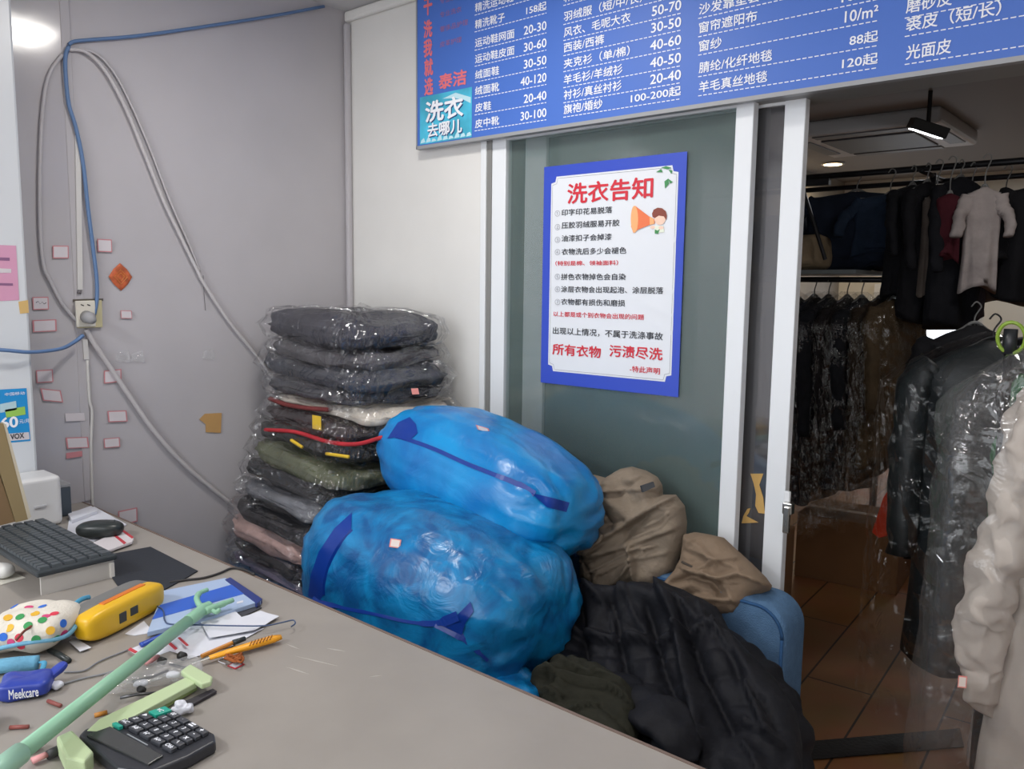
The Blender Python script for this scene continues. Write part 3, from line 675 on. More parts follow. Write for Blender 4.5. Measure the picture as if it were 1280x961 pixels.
# ------------------------------------------------------------------ clothes thrown over the sofa
M_khaki = fabric('khaki_cotton', rgb(134, 121, 106), rough=0.8, bump=0.25, bscale=120, var=0.05, vscale=8)
kb = (1.5, -0.13, 0.75); kn = (0.25, -1.0, 0.22)
kh = thing('khaki_coat', (1.52, -0.13, 0.62), 'khaki cotton coat heaped against the glass, black label showing at its neck', 'coat')
cloth('coat_body', kb, kn, [(735, 600), (742, 593), (757, 597), (775, 586), (790, 583), (808, 588), (822, 596), (828, 606), (829, 618), (845, 618), (856, 632), (859, 652), (857, 680), (848, 700), (845, 712), (822, 733), (800, 736), (796, 729), (760, 739), (748, 743), (740, 729), (727, 722), (727, 690), (716, 680), (714, 672), (722, 667), (731, 664), (727, 640)],
      M_khaki, thick=0.065, edge=0.045, back=0.4, step=0.0055, auto=(16, 3, -0.5, 28, 0.016, 0.010), wob=0.010, wsc=10, parent=kh, seed=4, folds=[
      ([(735, 690), (770, 668), (815, 640), (845, 622)], 0.040, 0.022, 's'), ([(730, 700), (790, 682), (850, 660)], 0.022, 0.020, 's'),
      ([(738, 605), (742, 640), (738, 668)], 0.030, 0.014, 's'), ([(745, 640), (765, 655), (790, 650)], 0.024, 0.008, 'q'), ([(755, 630), (775, 660)], 0.020, 0.007, 'q'),
      ([(795, 683), (798, 705), (800, 730)], 0.030, 0.010, 's'), ([(830, 618), (815, 645), (790, 665)], 0.018, 0.010, 'q'), ([(733, 695), (745, 715), (748, 740)], 0.016, 0.008, 'q'),
      ([(765, 600), (770, 625), (790, 640)], 0.016, 0.02, 'r'), ([(800, 600), (812, 625)], 0.012, 0.02, 'r'), ([(760, 715), (790, 700), (840, 690)], 0.010, 0.012, 's')])
lb = [on_plane((1.5, -0.235, 0.9), (0.25, -1, 0.22), x, y) for x, y in ((800, 607), (815, 602), (817, 608), (802, 615))]
G().prism([Vector(q) for q in lb], Vector((0.02, -0.004, 0.002))*0.3).build('neck_label', mat('label_black', rgb(34, 36, 40), 0.6), kh)
rim_ = [on_plane((1.5, -0.215, 0.9), (0.25, -1, 0.22), x, y) for x, y in ((716, 678), (724, 688), (736, 684), (748, 676), (752, 668))]
G().tube(spline(rim_), 0.010, 8, flat=0.7).build('cuff', M_khaki, kh, smooth=True)
k2 = thing('khaki_garment', (1.8, -0.12, 0.62), 'crumpled khaki garment with an open sleeve, draped over the right end of the sofa back', 'clothing')
M_khaki2 = fabric('khaki_cotton_dark', rgb(130, 112, 94), rough=0.8, bump=0.25, bscale=120, var=0.05, vscale=8)
cloth('garment_body', (1.8, -0.13, 0.66), (0.2, -1.0, 0.45), [(856, 668), (870, 665), (888, 668), (905, 672), (920, 686), (940, 704), (958, 722), (965, 732), (962, 738), (945, 744), (932, 757), (920, 768), (900, 769), (882, 760), (868, 748), (862, 757), (848, 752), (832, 742), (826, 734), (845, 712), (852, 695)],
      M_khaki2, thick=0.065, edge=0.04, back=1.0, step=0.0055, auto=(14, 5, 0.3, 26, 0.016, 0.010), wob=0.010, wsc=12, parent=k2, seed=9, folds=[
      ([(862, 715), (880, 722), (905, 728), (930, 722), (962, 733)], 0.035, 0.016, 's'), ([(845, 730), (870, 722), (895, 730), (905, 742)], 0.040, 0.010, 'q'),
      ([(866, 690), (890, 700), (930, 715)], 0.016, 0.012, 's'), ([(860, 676), (885, 690), (900, 710)], 0.012, 0.010, 'r'), ([(870, 748), (890, 752), (925, 755)], 0.020, 0.012, 's'), ([(850, 700), (862, 712), (878, 716)], 0.014, 0.007, 'q')])
zp = [on_plane((1.75, -0.20, 0.70), (0.2, -1.0, 0.45), x, y) for x, y in ((852, 702), (860, 706), (868, 710), (876, 711))]
G().tube([Vector(q) for q in zp], 0.0035, 6).build('zip', mat('zip_dark', rgb(56, 50, 44), 0.4, 0.6), k2)

M_puff = fabric('black_down_nylon', rgb(21, 22, 28), rough=0.68, spec=0.25, bump=0.5, bscale=26, var=0.15, vscale=12)
pj = thing('down_jacket', (1.9, -0.45, 0.45), 'black quilted down jacket sprawled over the sofa seat and back', 'jacket')
def qlines(a0, a1, b0, b1, n): return [((a0[0]+(b0[0]-a0[0])*i/n, a0[1]+(b0[1]-a0[1])*i/n), (a1[0]+(b1[0]-a1[0])*i/n, a1[1]+(b1[1]-a1[1])*i/n)) for i in range(n+1)]
pn = (0.0, -0.55, 0.85); pb = (1.7, -0.38, 0.56)
fl = []
for a_, b_ in qlines((735, 775), (760, 925), (900, 785), (975, 930), 4): fl.append(([a_, ((a_[0]+b_[0])/2-6, (a_[1]+b_[1])/2), b_], 0.045, 0.012, 'q'))
for a_, b_ in qlines((690, 800), (880, 800), (740, 925), (990, 930), 4): fl.append(([a_, ((a_[0]+b_[0])/2, (a_[1]+b_[1])/2+9), b_], 0.012, 0.009, 'q'))
fl += [([(832, 762), (850, 800), (862, 860), (880, 950)], 0.05, 0.03, 's'), ([(705, 800), (760, 822), (820, 826), (880, 812)], 0.04, 0.025, 's'), ([(740, 762), (800, 765), (860, 785)], 0.035, 0.03, 'r'), ([(900, 800), (930, 850), (960, 930)], 0.04, 0.03, 's')]
cloth('jacket_body', pb, pn, [(684, 800), (700, 775), (716, 757), (745, 742), (800, 736), (862, 746), (902, 768), (918, 800), (945, 826), (972, 852), (996, 890), (1003, 930), (1004, 1000), (960, 1030), (820, 1015), (760, 960), (700, 905), (672, 860), (676, 820)],
      M_puff, thick=0.075, edge=0.06, back=0.9, step=0.008, auto=(26, 4, 1.0, 30, 0.020, 0.014), wob=0.020, wsc=9, folds=fl, parent=pj, seed=2)
def puff_tube(name, pts, r, baff, m, parent, flat=0.75, amp=0.010, seed=0, n=20, fs=10, wr_=1.0):
    P = spline(pts, fs); L_ = 0; V = G(); rr = []
    tot_ = sum((P[i+1]-P[i]).length for i in range(len(P)-1)); s_ = 0
    for i, p in enumerate(P):
        if i: s_ += (p-P[i-1]).length
        t = s_/tot_; rr0 = r[0]+(r[1]-r[0])*t
        cap = min(1, math.sqrt(max(0.02, min(t, 1-t)*7)))
        rr.append(cap*(rr0-amp+amp*1.6*abs(math.sin(math.pi*baff*t))))
    g_ = G().tube(P, rr, n, flat=flat)
    g_.v = [v+Vector((nz(v, 14, seed), nz(v, 14, seed+7), nz(v, 14, seed+3)))*0.012*wr_+Vector((nz(v, 34, seed), nz(v, 34, seed+2), nz(v, 34, seed+5)))*0.005*wr_ for v in g_.v]
    return g_.build(name, m, parent, smooth=True)
PP = lambda x, y, yy: at('y', yy, x, y)
puff_tube('collar', [PP(722, 762, -0.27), PP(760, 752, -0.27), PP(810, 752, -0.26), PP(850, 768, -0.25), (PP(878, 790, -0.26))], (0.055, 0.05), 6, M_puff, pj, flat=0.6, seed=3)
puff_tube('sleeve', [PP(862, 790, -0.30), PP(905, 815, -0.33), PP(945, 850, -0.36), PP(978, 900, -0.38), PP(985, 960, -0.42), PP(975, 1010, -0.5)], (0.085, 0.07), 8, M_puff, pj, flat=0.55, amp=0.010, seed=6, n=28, fs=12)
puff_tube('sleeve', [PP(712, 800, -0.36), PP(735, 835, -0.48), PP(775, 865, -0.58), PP(830, 900, -0.66), PP(870, 950, -0.70)], (0.085, 0.07), 8, M_puff, pj, flat=0.5, amp=0.010, seed=8, n=28, fs=12)
puff_tube('hood', [PP(700, 800, -0.33), PP(720, 780, -0.32), PP(770, 785, -0.35), PP(800, 800, -0.40)], (0.07, 0.06), 5, M_puff, pj, flat=0.55, seed=12)
M_ol = fabric('dark_olive_cloth', rgb(39, 39, 30), rough=0.8, bump=0.3, bscale=60, var=0.15, vscale=10)
og = thing('olive_garment', (1.75, -0.72, 0.46), 'dark olive garment lying on the sofa seat close to the counter edge', 'clothing')
cloth('garment_body', (1.75, -0.72, 0.49), (0.1, -0.35, 0.9), [(660, 862), (668, 850), (690, 836), (720, 829), (752, 838), (778, 855), (797, 872), (800, 900), (796, 940), (780, 960), (720, 920), (680, 890)],
      M_ol, thick=0.06, edge=0.05, back=0.6, auto=(12, 8, 0.4, 30, 0.016, 0.011), wob=0.012, wsc=11, parent=og, seed=14, folds=[([(668, 858), (710, 868), (760, 880), (798, 905)], 0.03, 0.016, 's'), ([(690, 840), (730, 858), (780, 872)], 0.02, 0.014, 's'), ([(700, 890), (740, 890), (790, 930)], 0.02, 0.012, 'q')])

# ------------------------------------------------------------------ store room: racks and hanging clothes
M_rack = mat('black_rack_steel', rgb(38, 38, 42), 0.4, 0.5)
M_film2 = film('cover_film', base=0.08, haze=0.0)
M_hang = mat('hanger_grey', rgb(120, 120, 120), 0.4)
def hang(name, x, y, zt, width, length, thick, rot, m, label, cat, group=None, sleeves=0.58, flare=1.1, seed=0.0, cover=None, cover_len=0.1, cover_w=0.03, cover_e=0.7, hanger=True, shirt=False, puff=0, belly=1.0, hm=None, hook=0.07, sl_r=0.055, hem=0.0):
    """garment on a hanger: body loft from neck to hem, sleeves, hanger, optional film cover"""
    root = thing(name, (x, y, max(0.0, zt-length)), label, cat, group)
    R2 = Matrix.Rotation(rot, 3, 'Z'); O = Vector((x, y, 0))
    w2 = lambda u, v, z: O+R2 @ Vector((u, v, 0))+Vector((0, 0, z))
    hw = width/2
    prof_ = [(0.0, 0.16, 0.35), (0.012, 0.24, 0.5), (0.035, 0.55, 0.7), (0.07, 0.90, 0.85), (0.10, 1.0, 0.95)]
    nlev = 22
    for i in range(1, nlev+1):
        t = i/nlev; prof_.append((0.10+0.90*t, (1.0-0.06*math.sin(math.pi*t))*(1+(flare-1)*t), belly*(1.0+0.15*t)))
    n = 56; V = []
    for s_, a_, b_ in prof_:
        zz_ = zt-s_*length
        for j in range(n):
            th = 2*math.pi*j/n; amp = 0.30*min(1, max(0, (s_-0.12)*1.5))
            rip = 1+amp*(0.6*math.sin(5*th+seed+2*s_)+0.4*math.sin(9*th+seed*2-3*s_))
            u = hw*a_*sp(math.cos(th), 0.8); v = thick/2*b_*sp(math.sin(th), 0.8)*rip
            if puff: v *= 1+0.16*abs(math.sin(puff*math.pi*s_)); 
            p = w2(u, v, zz_-(0.02*math.sin(2*th+seed)+hem*u if s_ > 0.95 else 0))
            k = min(1, s_*6)
            p += R2 @ Vector((0.3, 1, 0))*k*(0.014*nz(p, 7, seed)+0.008*nz(p, 17, seed+3))
            V.append(p)
    F = [(i*n+j, i*n+(j+1) % n, (i+1)*n+(j+1) % n, (i+1)*n+j) for i in range(len(prof_)-1) for j in range(n)]
    F += [tuple(range(n)), tuple(range((len(prof_)-1)*n, len(prof_)*n))]
    obj('garment', V, F, m, root, smooth=True)
    if sleeves:
        for sgn in (-1, 1):
            zs = zt-0.085*length; sl = sleeves*length if not shirt else sleeves*0.36
            pts = [w2(sgn*hw*0.80, 0.0, zs), w2(sgn*hw*1.02, -0.01, zs-0.06), w2(sgn*hw*(1.12 if not shirt else 1.25), -0.03, zs-sl*0.5), w2(sgn*hw*(1.10 if not shirt else 1.35), -0.05, zs-sl)]
            P = spline(pts, 8); rr = [sl_r*(1.05-0.28*i/(len(P)-1))*(1+(0.14*abs(math.sin(i*1.1)) if puff else 0.06*math.sin(i*1.9+seed))) for i in range(len(P))]
            gg = G().tube(P, rr, 14); gg.v = [v+Vector((nz(v, 16, seed), nz(v, 16, seed+4), 0))*0.014 for v in gg.v]
            gg.build('sleeve', m, root, smooth=True)
    if hanger:
        hg_ = G(); hm_ = hm or M_hang
        hg_.tube(spline([w2(-hw*0.85, 0, zt-0.075*length+0.004), w2(-hw*0.3, 0, zt-0.02), w2(0, 0, zt+0.012), w2(hw*0.3, 0, zt-0.02), w2(hw*0.85, 0, zt-0.075*length+0.004)], 5), 0.007, 6)
        hg_.tube(spline([w2(0, 0, zt), w2(0, 0, zt+hook*0.5), w2(0.018, 0, zt+hook), w2(0, 0, zt+hook+0.018), w2(-0.016, 0, zt+hook)], 5), 0.003, 6)
        hg_.build('hanger', hm_, root, smooth=True)
    if cover is not None:
        V = []; n = 60; lev = 30
        for i in range(lev+1):
            s_ = i/lev; zz_ = zt+0.03-s_*(length+cover_len+0.03)
            a_ = 0.10+0.98*min(1, (s_/0.13))**0.6 if s_ < 0.13 else 1.08
            for j in range(n):
                th = 2*math.pi*j/n; u = (hw*a_+cover_w*min(1, s_*8)+0.02*s_)*sp(math.cos(th), cover_e); v = (max(thick/2*1.3+0.02, sl_r+0.07) if cover_e < 0.6 else thick/2*1.15+0.02)*min(1, 0.25+s_*6)*sp(math.sin(th), cover_e)*(1+0.22*math.sin(6*th+seed)*min(1, s_*2))
                p = w2(u, v, zz_+(0.03*math.sin(3*th+seed) if i == lev else 0)); cr = abs(nz(p, 9, seed+30))+0.6*abs(nz(p, 22, seed+31))+rj.uniform(-0.25, 0.25)
                p += R2 @ Vector((u/(hw+0.01)*0.4, v/(thick/2+0.01), 0))*(0.028*cr)
                V.append(p)
        F = [(i*n+j, i*n+(j+1) % n, (i+1)*n+(j+1) % n, (i+1)*n+j) for i in range(lev) for j in range(n)]
        obj('plastic_cover', V, F, cover, root, smooth=False)
    return root
def fab(name, c_, **k): return fabric(name, rgb(*c_), **k)
# upper double rail, with its posts
YR = 2.15
rk = thing('upper_rail', (1.5, YR, 0), 'black steel clothes rail high up across the store room', 'clothes rail')
zr = 2.10
G().tube([(0.2, YR, zr), (3.6, YR, zr)], 0.016, 10).build('rail', M_rack, rk, smooth=True)
G().tube([(0.2, YR+0.38, zr-0.02), (3.6, YR+0.38, zr-0.02)], 0.014, 10).build('rail', M_rack, rk, smooth=True)
for x in (0.3, at('y', YR+0.2, 1152, 420).x, 3.5):
    G().tube([(x, YR+0.2, 0), (x, YR+0.2, zr)], 0.016, 10).build('post', M_rack, rk, smooth=True)
    G().tube([(x, YR-0.02, zr-0.012), (x, YR+0.4, zr-0.012)], 0.012, 8).build('crossbar', M_rack, rk, smooth=True)
M_bl = fab('black_cloth', (26, 27, 32)); M_nv = fab('navy_cloth', (30, 38, 54)); M_nv2 = fab('blue_denim', (38, 52, 72))
UP = 'clothes on the high rail'
def ux(px): return at('y', YR, px, 260).x
def uz(px, py): return at('y', YR, px, py).z
up_items = [ # photo x centre, top y, bottom y, width, material, thickness, label, kind, shirt, turn, depth offset
 (1070, 240, 335, 0.50, M_nv, 0.10, 'wide navy jacket on the high rail, leftmost beside the shelf', 'jacket', 0, 0.2, 0.02),
 (1112, 243, 318, 0.34, M_nv2, 0.08, 'blue denim top on the high rail, next to the navy jacket', 'top', 1, 0.3, -0.02),
 (1139, 232, 372, 0.30, M_bl, 0.12, 'black long coat on the high rail, right of the denim top', 'coat', 0, 1.2, -0.08),
 (1157, 228, 400, 0.28, fab('black_wool', (26, 26, 31)), 0.10, 'black pleated coat on the high rail, left of the grey-brown garment', 'coat', 0, 1.25, -0.12),
 (1170, 240, 367, 0.12, fab('grey_brown_cloth', (104, 94, 88)), 0.06, 'grey-brown garment on the high rail between two black coats', 'clothing', 0, 0.6, -0.20),
 (1186, 242, 325, 0.11, fab('burgundy_cloth', (74, 26, 36)), 0.07, 'burgundy top on the high rail, squeezed between black coats', 'top', 0, 0.5, -0.27),
 (1198, 222, 408, 0.30, fab('black_long', (24, 25, 31)), 0.12, 'longest black coat on the high rail, hem hanging lowest', 'coat', 0, 1.1, -0.14),
 (1213, 236, 400, 0.24, fab('charcoal_long', (76, 70, 78)), 0.07, 'charcoal coat on the high rail, just left of the pale T-shirt', 'coat', 0, 1.0, -0.02),
 (1229, 234, 362, 0.15, fab('pale_grey_knit', (176, 166, 164)), 0.07, 'pale grey short-sleeved T-shirt on the high rail', 'shirt', 1, 0.35, -0.24),
 (1256, 244, 378, 0.26, fab('brown_dark', (92, 78, 70)), 0.08, 'dark brown coat on the high rail, just right of the pale T-shirt', 'coat', 0, 0.25, 0.16),
]
for i, (px, t_, b_, w_, m_, th_, lb_, ct, sh, rt, dy_) in enumerate(up_items):
    x = at('y', YR+dy_, px, 260).x; zt = min(zr-0.02, at('y', YR+dy_, px, t_).z); ln = zt-at('y', YR+dy_, px, b_).z
    hang('hanging_garment', x, YR+dy_, zt, w_, ln, th_, rt, m_, lb_, ct, UP, sleeves=0.5 if sh else (0 if w_ < 0.2 else 0.55), shirt=bool(sh), seed=i*1.7, hook=max(0.02, zr-zt-0.01), sl_r=0.032, flare=1.02)
p = at('y', YR, 1296, 232)
hang('hanging_garment', p.x+0.05, YR-0.04, p.z, 0.36, p.z-at('y', YR, 1290, 372).z, 0.16, 0.5, fab('black_right', (24, 24, 28)), 'black garment on the high rail at the right edge of the view', 'clothing', UP, seed=31, hook=0.03, sl_r=0.05)
# dark pile over a brown bag and shelf on the left
shf = thing('shelf', (0.95, 2.1, 0), 'dark steel shelf in the store room behind the sliding door', 'shelf')
zs = at('y', 2.0, 1010, 338).z
G().box((0.35, 1.85, zs-0.02), (1.52, 2.45, zs)).build('shelf_board', mat('shelf_grey', rgb(110, 116, 118), 0.5), shf)
for x, y, zt_ in ((0.38, 1.88, 2.2), (1.16, 1.88, 2.2), (1.50, 2.42, zs), (0.38, 2.42, 2.2)): G().box((x-0.015, y-0.015, 0), (x+0.015, y+0.015, zt_)).build('post', M_rack, shf)
G().box((0.35, 1.86, 2.02), (1.36, 1.89, 2.05)).build('brace', M_rack, shf); G().tube([(1.22, 1.875, 2.03), (1.36, 1.875, zs+0.05)], 0.010, 6).build('brace', M_rack, shf)
def lump(name, c, ax, m, label, cat, seed, group=None, rot=0.0, e=0.6, amp=0.03):
    V, F = superell(c, ax, Matrix.Rotation(rot, 4, 'Z'), e, e, 48, 28, lambda l, p: amp*nz(p, 6, seed)+amp*0.5*nz(p, 14, seed+2))
    return obj(name, V, F, m, None, smooth=True, label=label, cat=cat, group=group)
lump('bag', (1.19, 2.02, zs+0.095), (0.12, 0.13, 0.09), fab('tan_bag', (150, 132, 108)), 'tan cloth bag on the dark shelf in the store room', 'bag', 3, e=0.45, amp=0.015)
lump('bedding_bundle', (1.40, 2.25, zs+0.17), (0.20, 0.17, 0.165), fab('navy_bundle', (34, 44, 62)), 'large navy bundle heaped on the dark shelf behind the tan bag', 'bundle', 6)
lump('bedding_bundle', (1.0, 2.24, zs+0.15), (0.18, 0.15, 0.145), fab('slate_bundle', (44, 50, 62)), 'slate bundle on the dark shelf, half hidden by the sliding door', 'bundle', 9)
# lower row in plastic
YW2 = 2.0
G().tube([(0.5, YW2, 1.56), (2.05, YW2, 1.56)], 0.014, 8).build('low_rail', M_rack, None, smooth=True, label='low black rail under the shelf carrying bagged coats', cat='clothes rail')
LOW = 'bagged coats on the low rail'
cols = [(30, 34, 42), (34, 40, 52), (28, 30, 36), (36, 32, 34), (26, 28, 34), (54, 44, 36), (84, 70, 52)]
lbs = ['dark bagged coat on the low rail, half hidden by the white door stile', 'blue-black bagged coat on the low rail, second from the door stile', 'black bagged coat on the low rail, third from the door stile', 'dark plum bagged coat on the low rail, in the middle of the row',
       'black bagged coat on the low rail, left of the brown coat', 'dark brown bagged coat on the low rail, left of the olive brown one', 'olive-brown bagged coat on the low rail, nearest the gap in the row']
for i in range(7):
    px = 992+i*20.5; x = at('y', YW2, px, 420).x
    hang('hanging_coat', x, YW2+0.03*(i % 2), 1.47, 0.46, (1.02, 1.0, 1.03, 0.98, 0.95, 0.88, 0.80)[i], 0.10, 1.42, fab('low_coat_%d' % i, cols[i]), lbs[i], 'coat', LOW, seed=40+i*2.1, cover=M_film2, cover_len=0.18, hook=0.08, sl_r=0.042)
# nearer rack with the upright that ends in a dark collar
NR = thing('garment_rack', (2.40, 0.9, 0), 'dark steel garment rack by the doorway with a collared upright', 'clothes rail')
q = at('y', 0.42, 1263, 420)
G().tube([(q.x, 0.42, 0.02), (q.x, 0.42, q.z+0.01)], 0.013, 12).build('upright', M_rack, NR, smooth=True)
G().tube([(q.x, 0.42, q.z-0.05), (q.x, 0.42, q.z+0.02)], 0.018, 12).build('collar', mat('rack_collar', rgb(50, 52, 56), 0.35), NR, smooth=True)
G().tube([(q.x, 0.42, q.z-0.02), (q.x+0.02, 1.9, q.z-0.02)], 0.012, 10).build('rail', M_rack, NR, smooth=True)
G().tube([(q.x+0.1, 0.22, 0.02), (q.x, 0.62, 0.02)], 0.014, 8).build('foot', M_rack, NR, smooth=True)
G().tube([(q.x+0.02, 1.9, 0.02), (q.x+0.02, 1.9, q.z-0.02)], 0.013, 8).build('upright', M_rack, NR, smooth=True)
ring = [q+Vector((0.034*math.cos(a_)+0.006, -0.012*math.sin(a_)-0.02, 0.044*math.sin(a_)-0.004)) for a_ in [i*2*math.pi/20 for i in range(21)]]
rg = G().tube(ring, 0.0055, 8); rg.tube([ring[0], ring[0]+Vector((0.05, 0, -0.02)), ring[0]+Vector((0.22, 0.0, -0.10))], 0.0055, 8)
rg.build('green_hanger', mat('lime_plastic', rgb(146, 178, 66), 0.35), None, smooth=True, label='lime green plastic hanger looped over the collared rack upright', cat='hanger')
M_lea = mat('black_leather', rgb(34, 40, 43), 0.5, spec=0.5, bump=0.35, bscale=18, var=0.15, vscale=8)
hang('hanging_coat', 2.30, 0.86, 1.345, 0.42, 1.13, 0.20, 0.30, M_lea, 'long black leather-look coat in a clear cover, hung in the doorway by the white coat', 'coat', None, seed=61, cover=film('cover_glint', haze=0.0, bscale=9, bstr=0.8, base=0.022), cover_len=0.16, cover_w=0.10, cover_e=0.5, hm=mat('hanger_black', rgb(30, 30, 32), 0.4), sl_r=0.062, flare=1.0)
rc = hang('hanging_coat', 2.17, 1.22, 1.38, 0.34, 0.92, 0.15, 0.5, fab('black_coat_red', (28, 28, 32)), 'short black coat with an orange-red lining, behind the leather-look coat', 'coat', None, seed=66, sl_r=0.055)
pa = [at('y', 1.00, x, y) for x, y in ((1104, 622), (1112, 610), (1112, 668), (1098, 672), (1090, 665))]
G().prism(pa, (0.012, 0.02, 0)).build('orange_lining', fab('orange_lining', (206, 66, 40)), rc)
gr_ = hang('hanging_coat', 2.62, 0.56, 1.33, 0.34, 1.15, 0.12, 0.15, fab('green_cloth', (28, 108, 60)), 'green garment in a cloudy cover, squeezed behind the white coat', 'clothing', None, seed=71, cover=film('cloudy_film', haze=0.30, bscale=10), cover_len=0.12)
# white padded coat, nearest
M_wc = fab('white_down', (194, 185, 176), rough=0.6, spec=0.3, bump=0.6, bscale=11, var=0.04)
wc = hang('hanging_coat', 2.73, 0.22, 1.36, 0.50, 1.20, 0.20, 0.1, M_wc, 'long white padded coat in a clear cover, nearest at the right edge', 'coat', None, seed=80, sleeves=0, cover=None, hm=mat('lime_plastic', rgb(146, 178, 66), 0.35))
yy = 0.14
puff_tube('sleeve', [at('y', yy, 1318, 470), at('y', yy, 1296, 560), at('y', yy, 1266, 660), at('y', yy, 1234, 760), at('y', yy, 1228, 830), at('y', yy, 1240, 900)], (0.105, 0.062), 5, M_wc, wc, flat=0.8, amp=0.005, seed=83, n=40, fs=22, wr_=2.0)
puff_tube('sleeve', [at('y', yy+0.12, 1420, 505), at('y', yy+0.12, 1440, 640), at('y', yy+0.12, 1440, 800)], (0.08, 0.06), 6, M_wc, wc, flat=0.8, seed=88)
V = []; n = 64; lev = 40
for i in range(lev+1):
    s_ = i/lev; z_ = 1.41-s_*1.36
    for j in range(n):
        th = 2*math.pi*j/n; a_ = 0.06+0.29*min(1, s_/0.14)**0.55+0.035*s_
        p_ = Vector((2.73+a_*1.10*sp(math.cos(th), 0.7)-0.02, 0.20+(0.05+0.13*min(1, s_*4))*sp(math.sin(th), 0.7)*(1+0.2*math.sin(7*th)), z_+(0.02*math.sin(4*th) if i == lev else 0)))
        cr = abs(nz(p_, 8, 90))+0.5*abs(nz(p_, 20, 91)); p_ += Vector((math.cos(th), math.sin(th), 0))*0.024*cr; V.append(p_)
F = [(i*n+j, i*n+(j+1) % n, (i+1)*n+(j+1) % n, (i+1)*n+j) for i in range(lev) for j in range(n)]
obj('plastic_cover', V, F, film('cover_clear', haze=0.04, bscale=12), wc, smooth=True)
t_ = at('y', 0.02, 1203, 852); tag_part('tag', t_, (1, 0.1, 0.15), (0, 0, 1), 0.020, 0.032, wc)
# boxes, floor strip
M_card = mat('cardboard', rgb(120, 84, 52), 0.85, var=0.06)
def carton(c, s, rot, label):
    Mx = rotm(c, rot); t = thing('cardboard_box', c, label, 'box')
    G().box((-s[0]/2, -s[1]/2, 0), (s[0]/2, s[1]/2, s[2]), Mx).build('carton', M_card, t, bevel=0.004)
    G().box((-s[0]/2-0.001, -0.025, s[2]), (s[0]/2+0.001, 0.025, s[2]+0.001), Mx).build('packing_tape', mat('packing_tape', rgb(130, 100, 66), 0.5), t)
carton((1.60, 0.42, 0), (0.36, 0.34, 0.66), 0.05, 'tan cardboard box on the floor just behind the sliding door')
carton((1.50, 2.15, 0), (0.5, 0.4, 0.34), 0.1, 'brown cardboard box on the floor beneath the bagged coats')
carton((1.90, 2.9, 0), (0.5, 0.4, 0.5), -0.1, 'dim cardboard box far back on the store room floor')
st = [at('z', 0.004, *q) for q in ((1001, 928), (1200, 911), (1205, 934), (1001, 951))]
G().prism(st, (0, 0, 0.003)).build('floor_strip', mat('black_rubber', rgb(26, 24, 24), 0.5, bump=0.2, bscale=80, var=0.3), None, label='black strip lying across the brown floor in the doorway', cat='strip')
# cassette air conditioner, spot lamp, downlight
ac = thing('ceiling_air_conditioner', (1.2, 4.4, CEIL-0.12), 'square cassette air conditioner in the dim store room ceiling', 'air conditioner')
acz = CEIL-0.10
c0 = [at('z', acz, *q) for q in ((1010, 185), (1150, 168), (1195, 180), (1035, 196))]
cx_, cy_ = at('z', acz, 1100, 178).x, at('z', acz, 1100, 178).y
M_ac = mat('ac_plastic', rgb(190, 190, 192), 0.5)
G().box((cx_-0.5, cy_-0.5, acz), (cx_+0.5, cy_+0.5, CEIL)).build('housing', M_ac, ac, bevel=0.02)
G().box((cx_-0.30, cy_-0.30, acz-0.012), (cx_+0.30, cy_+0.30, acz)).build('grille', mat('ac_grille', rgb(60, 62, 68), 0.5), ac, bevel=0.006)
for dx, dy in ((0.42, 0), (-0.42, 0), (0, 0.42), (0, -0.42)):
    G().box((cx_+dx-(0.05 if dx else 0.30), cy_+dy-(0.05 if dy else 0.30), acz-0.008), (cx_+dx+(0.05 if dx else 0.30), cy_+dy+(0.05 if dy else 0.30), acz)).build('flap', mat('ac_flap', rgb(96, 98, 102), 0.5), ac, bevel=0.004)
sq = at('y', 2.9, 1160, 160)
spt = thing('spot_lamp', (sq.x, 2.9, sq.z), 'bright square spot lamp tilted under the store room ceiling', 'lamp')
Mx = rotm((sq.x, 2.9, sq.z), 0.5, 0.35, 0.2)
G().box((-0.10, -0.08, -0.03), (0.10, 0.08, 0.03), Mx).build('housing', mat('lamp_black', rgb(30, 30, 32), 0.5), spt, bevel=0.006)
G().box((-0.085, -0.065, -0.034), (0.085, 0.065, -0.029), Mx).build('diffuser', mat('lamp_glow', (1, 1, 1), 0.5, emit=(0.95, 0.97, 1.0), estr=4.0), spt)
G().tube([(sq.x, 2.9, sq.z+0.03), (sq.x, 2.9, CEIL)], 0.012, 8).build('stem', M_rack, spt)
area('spot_light', (sq.x, 2.9, sq.z-0.06), 0.15, 2.0, (0.95, 0.97, 1.0), (0.2, 0.3, 0))
dl = at('z', CEIL-0.01, 1041, 205)
dwn = thing('downlight', (dl.x, dl.y, CEIL-0.02), 'small warm round downlight glowing in the store room ceiling', 'lamp')
def disc(c, r, h_, n=28): return [(c[0]+r*math.cos(2*math.pi*i/n), c[1]+r*math.sin(2*math.pi*i/n), c[2]) for i in range(n)]
G().prism(disc((dl.x, dl.y, CEIL-0.015), 0.10, 0), (0, 0, 0.014)).build('rim', M_ac, dwn)
G().prism(disc((dl.x, dl.y, CEIL-0.018), 0.075, 0), (0, 0, 0.004)).build('diffuser', mat('warm_glow', (1, 0.8, 0.5), 0.5, emit=(1.0, 0.72, 0.38), estr=6.0), dwn)
area('downlight_light', (dl.x, dl.y, CEIL-0.05), 0.15, 8, (1.0, 0.78, 0.5))
area('store_lamp_or_fill_light', (2.0, 5.4, CEIL-0.05), 0.5, 10, (0.95, 0.97, 1.0))
area('store_lamp_or_fill_light', (2.75, 1.1, CEIL-0.05), 0.4, 3.5, (1.0, 0.95, 0.9))  # added unseen fill that lifts the dark clothes on the high rail

